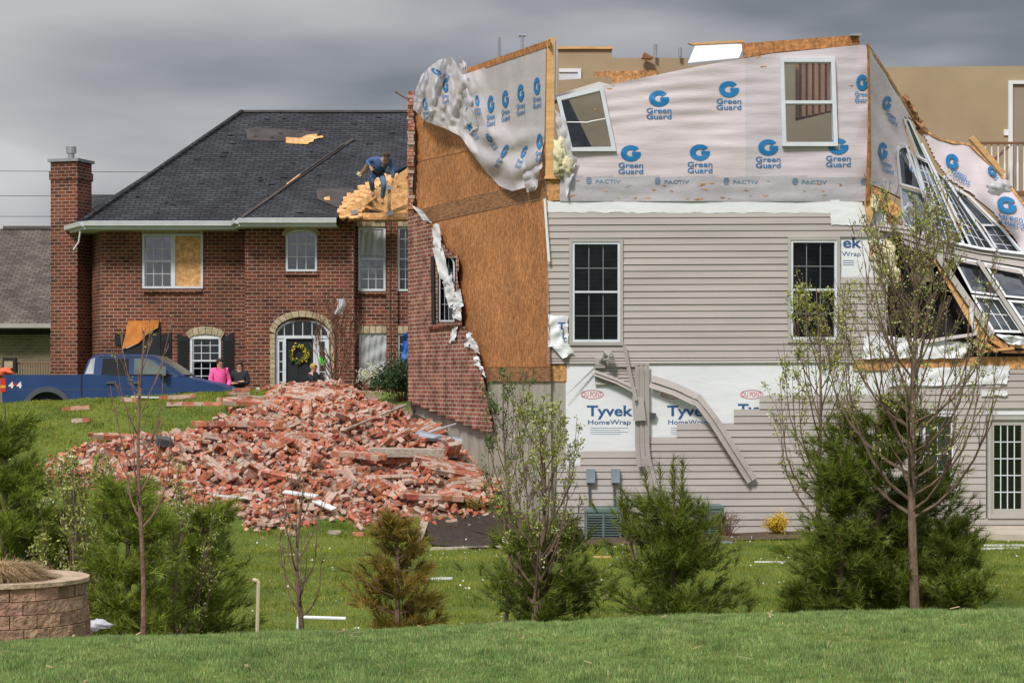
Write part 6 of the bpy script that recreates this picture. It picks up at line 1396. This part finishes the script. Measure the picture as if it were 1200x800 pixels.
for k in range(36):
    a0, a1 = -5.5 + 11 * k / 36, -5.5 + 11 * (k + 1) / 36
    A = [ringpt(a, r_) + Vector((0, 0, ztp + z_)) for a, r_, z_ in ((a0, Rr + .03, 0), (a1, Rr + .03, 0), (a1, Rr - .17, 0), (a0, Rr - .17, 0))]; g.prism(A, [p + Vector((0, 0, .03)) for p in A])
g.build('cap_course', 'cap', t)
g = MB(); g.prism([ringpt(a, Rr - .13) + Vector((0, 0, ztp - .07)) for a in np.linspace(-5.5, 5.5, 30)], [ringpt(a, Rr - .13) + Vector((0, 0, ztp - .8)) for a in np.linspace(-5.5, 5.5, 30)]); g.build('soil_fill', 'needlebed', t)
def tuft(name, c, rad, h, n, m, label, cat, seed, droop=.5, w=.004):
    r = np.random.default_rng(seed); a = r.uniform(0, 6.283, n); rr_ = np.sqrt(r.uniform(0, 1, n)) * rad * .45; k = r.uniform(.3, 1, n)
    B = np.stack([c[0] + rr_ * np.cos(a), c[1] + rr_ * np.sin(a), np.full(n, c[2])], 1); out = rad * k; L1 = B + np.stack([np.cos(a) * out * .6, np.sin(a) * out * .6, h * r.uniform(.35, 1.05, n)], 1)
    L2 = B + np.stack([np.cos(a) * out * (1 + r.uniform(-.1, .3, n)), np.sin(a) * out, h * (1 - droop * k * r.uniform(.6, 1.4, n))], 1) + r.normal(0, rad * .1, (n, 3)); s = np.stack([-np.sin(a), np.cos(a), r.uniform(-.3, .3, n)], 1) * w
    V1 = np.stack([B - s, B + s, L1 + s, L1 - s], 1); V2 = np.stack([L1 - s, L1 + s, L2 + s * .3, L2 - s * .3], 1)
    return cp(bulk(name, np.concatenate([V1, V2]), 4, m, loc=tuple(c)), label, cat)
dg_ = P(-4, 700, 15.15); dg_.z = ztp - .06; tuft('ornamental_grass', dg_, .30, .19, 14000, 'straw', 'cut back clump of dry straw coloured grass above the block wall', 'grass clump', 5, droop=.45, w=.0026)

# ------------------------------------------------------------------ conifers with needles
def pine(px, ytop, ybase, Y, wpx, label, m='pine', seed=1, dens=1.0, needle=.15, top=0, base_z=None, grp='pines along the lawn', shape=1.0, name='pine_tree', lean=0):
    r = np.random.default_rng(seed); X = (px - CX) / F * Y; z0 = tz(X, Y); zt = (HY - ytop) / F * Y; H = zt - z0; R = wpx / 2 / F * Y
    t = thing(name, label, 'pine', (X, Y, z0), grp)
    g = MB(); pts = [Vector((X + lean * s * H, Y, z0 - .1 + (H * .97 + .1) * s)) for s in np.linspace(0, 1, 6)]; g.tube(pts, list(np.linspace(.05 * H / 2, .008, 6)), 7)
    C, D, S = [], [], []; nw = max(8, int(H / .17))
    for w in range(nw):
        s = .06 + .9 * (w + r.uniform(-.2, .2)) / nw; s = min(max(s, .03), .97); zc = z0 + H * s
        prof = (min(1, s / .22) ** .6) * (1 - max(0, s - .16) / .86) ** (.72 * shape); Lb = R * prof * 1.02 + .05
        for b in range(r.integers(6, 10)):
            a = r.uniform(0, 6.283); L1 = Lb * r.uniform(.62, 1.12); rise = r.uniform(.12, .5) * L1 + .04 * (s > .6)
            p0 = np.array([X + lean * s * H, Y, zc]); d = np.array([math.cos(a) * L1, math.sin(a) * L1, rise]); pm = p0 + d * .5 + np.array([0, 0, -.04 * L1])
            g.tube([p0, pm, p0 + d], [.012, .008, .004], 4, cap=False)
            nt = max(5, int(L1 / .028 * dens))
            for q in range(nt):
                u = r.uniform(.25, 1.05) if q else 1.0; c = p0 + d * u + np.array([0, 0, -.04 * L1 * math.sin(math.pi * u)]); spread = L1 * .2 * (.5 + u) + .02
                dd = np.array([math.cos(a), math.sin(a), .45]) + r.normal(0, .55, 3); dd[2] = abs(dd[2]) * .9 + .35; dd /= np.linalg.norm(dd)
                C.append(c + r.normal(0, 1, 3) * spread * np.array([.5, .5, .3])); D.append(dd); S.append(1.0)
    for k in range(top): 
        a = r.uniform(0, 6.283); rad = R * r.uniform(0, .75); hx = H * r.uniform(.22, .42); s = 1 - .45 * rad / R
        p0 = np.array([X + rad * math.cos(a), Y + rad * math.sin(a) * .6, z0 + H * s * .86]); p1 = p0 + np.array([(rad * math.cos(a)) * .3 + r.normal(0, .03), 0, hx]); g.tube([p0, p1], [.012, .006], 5)
        for u in np.linspace(.45, 1.0, 4): C.append(p0 + (p1 - p0) * u); D.append(np.array([r.normal(0, .15), r.normal(0, .15), 1.0])); S.append(1.1)
    g.build('trunk', 'bark', t)
    C = np.array(C); D = np.array(D); S = np.array(S); D /= np.linalg.norm(D, axis=1)[:, None]; nn = 30; n = len(C)
    base = np.repeat(C, nn, 0) + np.repeat(D, nn, 0) * r.uniform(-.07, .05, (n * nn, 1)); v = np.repeat(D, nn, 0) * .9 + r.normal(0, .40, (n * nn, 3)); v /= np.linalg.norm(v, axis=1)[:, None]
    ln = needle * r.uniform(.6, 1.15, (n * nn, 1)) * np.repeat(S, nn)[:, None]; side = np.cross(v, r.normal(0, 1, (n * nn, 3))); side /= np.linalg.norm(side, axis=1)[:, None]; side *= .0038 * Y / 22
    V = np.stack([base - side, base + side, base + v * ln], 1); bulk('crown', V, 3, m, t); return t
pine(6, 468, 700, 19.5, 125, 'tall green pine at the left edge behind the block wall', 'pine2', 1, .9, shape=.8)
pine(150, 548, 740, 19.0, 118, 'rounded green pine behind the thin reddish sapling', 'pine2', 2, .9, shape=.6)
pine(238, 578, 740, 20.5, 106, 'darker pine at the edge of the open lawn, right of the twiggy bushes', 'pine2', 3, .9, shape=.6)
pine(80, 590, 745, 20.0, 90, 'low green pine under the blossoming bush', 'pine2', 13, .8, shape=.6)
pine(466, 594, 740, 21.8, 104, 'small yellowing pine standing alone on the lawn', 'pine3', 4, .8, shape=1.1)
pine(640, 610, 735, 22.8, 150, 'low dark pine under the leafy pear tree', 'pine', 5, .7, shape=.7)
pine(790, 585, 730, 21.5, 150, 'bushy pine with upright candles in front of the air conditioners', 'pine', 6, .95, top=13, needle=.15, shape=.45)
pine(1030, 476, 725, 23.4, 178, 'largest pine, wide and dense behind the forked pear trunk', 'pine', 7, .85, needle=.16, shape=.42)
pine(985, 530, 725, 22.8, 74, 'dark narrow pine at the left side of the largest pine', 'pine', 8, .8, shape=.5)
pine(1112, 600, 725, 22.9, 88, 'low pine spreading right of the forked pear trunk', 'pine', 9, .8, shape=.6)
pine(940, 688, 728, 23.0, 50, 'very low pine tuft at the lawn edge left of the largest pine', 'pine', 10, .7)
pine(905, 700, 728, 24.0, 20, 'tiny dark pine sprig between two larger pines', 'pine', 11, .7) if False else None

# ------------------------------------------------------------------ broadleaf saplings
def sapling(px, ytop, Y, wpx, label, seed, bare=.25, nb=26, tr=.045, leaves=900, blossoms=200, m='bark', leafm='bud', leaf=.028, leaders=3, grp=None, up=1.0, name='young_tree', cat='tree', low=0, twigs=6, px2=None, thin=1.0, wb=0, rmin=.0032, fl=(.35, .8)):
    r = random.Random(seed); X = (px - CX) / F * Y; z0 = tz(X, Y); zt = (HY - ytop) / F * Y; H = zt - z0; R = wpx / 2 / F * Y; dx = ((px2 or px) - px) / F * Y
    t = thing(name, label, cat, (X, Y, z0), grp); g = MB(); tips = []
    def along(s): return Vector((X + dx * s + .03 * math.sin(s * 7 + seed), Y + .03 * math.cos(s * 5 + seed), z0 + H * s))
    g.tube([along(0) - Vector((0, 0, .15))] + [along(s) for s in np.linspace(0.03, .98, 12)], [tr * 1.25] + list(np.linspace(tr * 1.1, .006, 12)), 8)
    def limb(p, a, L1, r0, steep, depth):
        pts = [p]; rad = [r0]; n = 7 if depth == 0 else 4; el = steep; d = None
        for i in range(n):
            el = min(1.5, el + (1.25 - steep) * .28 * up + r.uniform(-.06, .06)); a += r.uniform(-.12, .12)
            d = Vector((math.cos(a) * math.cos(el), math.sin(a) * math.cos(el), math.sin(el))); pts.append(pts[-1] + d * L1 / n); rad.append(max(rmin, r0 * (1 - .85 * (i + 1) / n)))
        g.tube(pts, rad, 5 if depth == 0 else 4, cap=False)
        for i in range(1, len(pts)): tips.append((pts[i], depth)); tips.append((pts[i].lerp(pts[i - 1], .5), depth))
        if depth < 2:
            for k in range(twigs if depth == 0 else 2):
                u = r.uniform(.2, .95); i = min(int(u * n), n - 1); q = pts[i].lerp(pts[i + 1], u * n - i); limb(q, a + r.choice((-1, 1)) * r.uniform(.4, 1.5), L1 * r.uniform(.18, .38) * (1.15 - u * .6), rad[i] * .5 + .001, r.uniform(.5, 1.1), depth + 1)
    for k in range(nb):
        s = bare + (1 - bare) * .85 * (k / nb) ** 1.15; a = k * 2.4 + r.uniform(-.4, .4); lim = min(1.0, R / .5)
        L1 = min(H * (1 - s) * 1.0, R * 2.1) * r.uniform(.65, 1.05) + .12; limb(along(s), a, L1, tr * .42 * (1 - s) + .004, r.uniform(*fl) if s < .5 else r.uniform(.7, 1.1), 0)
    g.build('trunk', m, t)
    def clusters(n, k, size, mat_, nm, droop):
        rr2 = np.random.default_rng(seed + len(nm)); ww = np.array([1.0 + 1.2 * (q[1] > 0) for q in tips]); ww /= ww.sum(); ii = rr2.choice(len(tips), n, p=ww); P0 = np.array([tips[i][0][:] for i in ii]) + rr2.normal(0, .012, (n, 3))
        c = np.repeat(P0, k, 0) + rr2.normal(0, size * .8, (n * k, 3)); u = rr2.normal(0, 1, (n * k, 3)); u[:, 2] += .7; u /= np.linalg.norm(u, axis=1)[:, None]; s = np.cross(u, rr2.normal(0, 1, (n * k, 3))); s /= np.linalg.norm(s, axis=1)[:, None]
        l = size * rr2.uniform(.7, 1.3, (n * k, 1)); V = np.stack([c, c + u * l * .5 + s * l * .3, c + u * l, c + u * l * .5 - s * l * .3], 1); bulk(nm, V, 4, mat_, t)
    if leaves: clusters(leaves, 5, leaf, leafm, 'foliage', 0)
    if blossoms: clusters(blossoms, 6, leaf * .8, 'blossom', 'blossom', 0)
    return t
sapling(1070, 222, 22.6, 230, 'tall forked pear tree with a bare grey trunk in front of the largest pine', 21, bare=.26, nb=46, tr=.052, leaves=1000, blossoms=200, leaf=.034, px2=1072, twigs=10, fl=(.1, .5), up=.8)
sapling(962, 330, 23.8, 150, 'airy budding pear tree left of the largest pine', 22, bare=.28, nb=26, tr=.032, leaves=700, blossoms=80, leaf=.036, px2=958)
sapling(629, 470, 22.4, 130, 'leafy blossoming pear tree in front of the concrete foundation', 23, bare=.12, nb=26, tr=.038, leaves=620, blossoms=60, leaf=.034, px2=640)
sapling(596, 440, 23.6, 90, 'thin leafy young tree left of the concrete foundation', 24, bare=.25, nb=20, tr=.022, leaves=480, blossoms=20, leaf=.03, leafm='leaf', px2=592)
sapling(163, 380, 18.0, 100, 'very thin reddish sapling rising past the pickup', 25, bare=.45, nb=12, tr=.026, leaves=25, blossoms=0, m='bark2', leaf=.02, px2=168, twigs=3)
sapling(350, 560, 21.5, 80, 'small bare grey sapling standing by the white pipe', 26, bare=.22, nb=16, tr=.03, leaves=70, blossoms=10, leaf=.02, twigs=4, px2=352)
sapling(208, 560, 19.6, 110, 'sparse budding sapling between the two rounded pines', 27, bare=.12, nb=16, tr=.024, leaves=350, blossoms=40, leaf=.026, twigs=5)
sapling(85, 545, 19.2, 110, 'white flowering bushy sapling behind the block wall', 28, bare=.15, nb=24, tr=.03, leaves=1100, blossoms=170, leaf=.03)
sapling(392, 345, 53.5, 70, 'bare reddish ornamental tree in front of the brick house', 29, bare=.2, nb=30, rmin=.009, tr=.06, leaves=0, blossoms=0, m='twig', twigs=6)
g = MB(); g.grid([[P(394 + 9 * u + 2 * math.sin(v * 5), 350 + 18 * v, 53.2 + .08 * math.sin(u * 6 + v * 4)) for u in np.linspace(0, 1, 8)] for v in np.linspace(0, 1, 10)]); cp(g.build('torn_paper', 'cloth', loc=P(398, 360, 53.2), recalc=False), 'scrap of pale plastic caught in the bare reddish tree', 'plastic scrap')
def shrub(px, py, Y, w, h, label, m, seed, n=1500, leaf=.03, twig='twig', name='shrub', onpile=False, stems=26, k=4):
    r = np.random.default_rng(seed); X = (px - CX) / F * Y; z0 = tz(X, Y) - .02; t = thing(name, label, 'shrub', (X, Y, z0)); g = MB(); T_ = []
    for i in range(stems):
        a = r.uniform(0, 6.283); R = w / 2 * r.uniform(.3, 1); hh = h * r.uniform(.6, 1) * (1 - .35 * (R / (w / 2)) ** 2); e = np.array([X + R * math.cos(a), Y + R * math.sin(a) * .8, z0 + hh]); b = np.array([X + .15 * R * math.cos(a), Y, z0]); mid = (b + e) / 2 + np.array([0, 0, .1 * h])
        g.tube([b, mid, e], [.010, .007, .003], 4, cap=False)
        for q in range(4): u = r.uniform(.4, 1); p = mid * (1 - u) + e * u; v = r.normal(0, 1, 3) * .14 * h; v[2] = abs(v[2]); g.tube([p, p + v], [.004, .002], 3, cap=False); T_.append(p + v)
        T_ += [e, (mid + e) / 2, mid]
    g.build('stems', twig, t); T_ = np.array(T_)
    if n:
        c = T_[r.integers(0, len(T_), n)] + r.normal(0, .09 * h, (n, 3)); c = np.repeat(c, k, 0) + r.normal(0, leaf, (n * k, 3)); c[:, 2] = np.maximum(c[:, 2], z0 + .03)
        u = r.normal(0, 1, (n * k, 3)); u /= np.linalg.norm(u, axis=1)[:, None]; s = np.cross(u, r.normal(0, 1, (n * k, 3))); s /= np.linalg.norm(s, axis=1)[:, None]
        V = np.stack([c, c + u * leaf * .5 + s * leaf * .35, c + u * leaf, c + u * leaf * .5 - s * leaf * .35], 1); bulk('foliage', V, 4, m, t)
    return t
p = ground(472, 480, 30); shrub(472, 0, 46.6, 1.25, .95, 'dark evergreen shrub against the torn brick wall', 'evergreen', 1, 2600, .045)
shrub(436, 0, 49.0, .8, .55, 'pale flowering shrub between the heap and the evergreen shrub', 'blossom', 2, 300, .05)
p = ground(911, 628); shrub(911, 0, p.y, .42, .38, 'small round yellow flowering shrub by the basement wall', 'yellow', 3, 900, .025)
p = ground(852, 630); shrub(852, 0, p.y, .6, .5, 'bare reddish twiggy shrub beside the half hidden air conditioner', 'twig', 4, 0, stems=40)
p = ground(735, 630); shrub(735, 0, p.y, .55, .5, 'bare brown shrub between the air conditioner and the bushy pine', 'twig', 5, 60, .02, stems=30)
p = ground(552, 600); shrub(552, 0, p.y, .5, .28, 'low tan plant in the mulch bed', 'pine3', 6, 300, .03)
for px, Y, w, h, lab, sd in ((138, 17.6, .55, .5, 'reddish twiggy shrub beside the block wall', 7), (196, 17.8, .6, .55, 'brown twiggy shrub right of the thin reddish sapling', 8), (232, 18.2, .45, .35, 'low brown twiggy shrub nearest the cream stake', 9)): shrub(px, 0, Y, w, h, lab, 'twig', sd, 40, .018, stems=60)
shrub(60, 0, 16.9, .5, .3, 'low dark green shrub close behind the block wall', 'leaf', 10, 500, .03)
bed('needle_bed', [(95, 752), (160, 746), (260, 744), (330, 742), (250, 700), (160, 690), (90, 690)], 'needlebed', 15.5, .02) if False else None
X_b = np.linspace(P(60, 0, 18).x, P(262, 0, 19).x, 14); Y_b = np.linspace(15.4, 20.4, 20)
g = MB(); g.grid([[Vector((x, y, tz(x, y) + .03 + rnd.uniform(0, .03))) for x in X_b] for y in Y_b]); cp(g.build('mulch_bed', 'needlebed', recalc=False), kind='structure')
for i, (px, py, Y, s, m_, lab) in enumerate(((340 / 3, 745, 16.6, (.3, .22, .12), 'cloth', 'crumpled grey plastic beside the block wall'), (115, 748, 15.8, (.16, .1, .07), 'rubble', 'pale pink rock at the corner of the block wall'))):
    x = (px - CX) / F * Y; q = Vector((x, Y, tz(x, Y) + .12 + (.25 if i == 0 else 0))); cp(fluff(('crumpled_plastic', 'rock')[i], q, [k * .35 for k in s], m_, 50 + i, None, loc=q, n=3), lab, ('plastic', 'rock')[i])
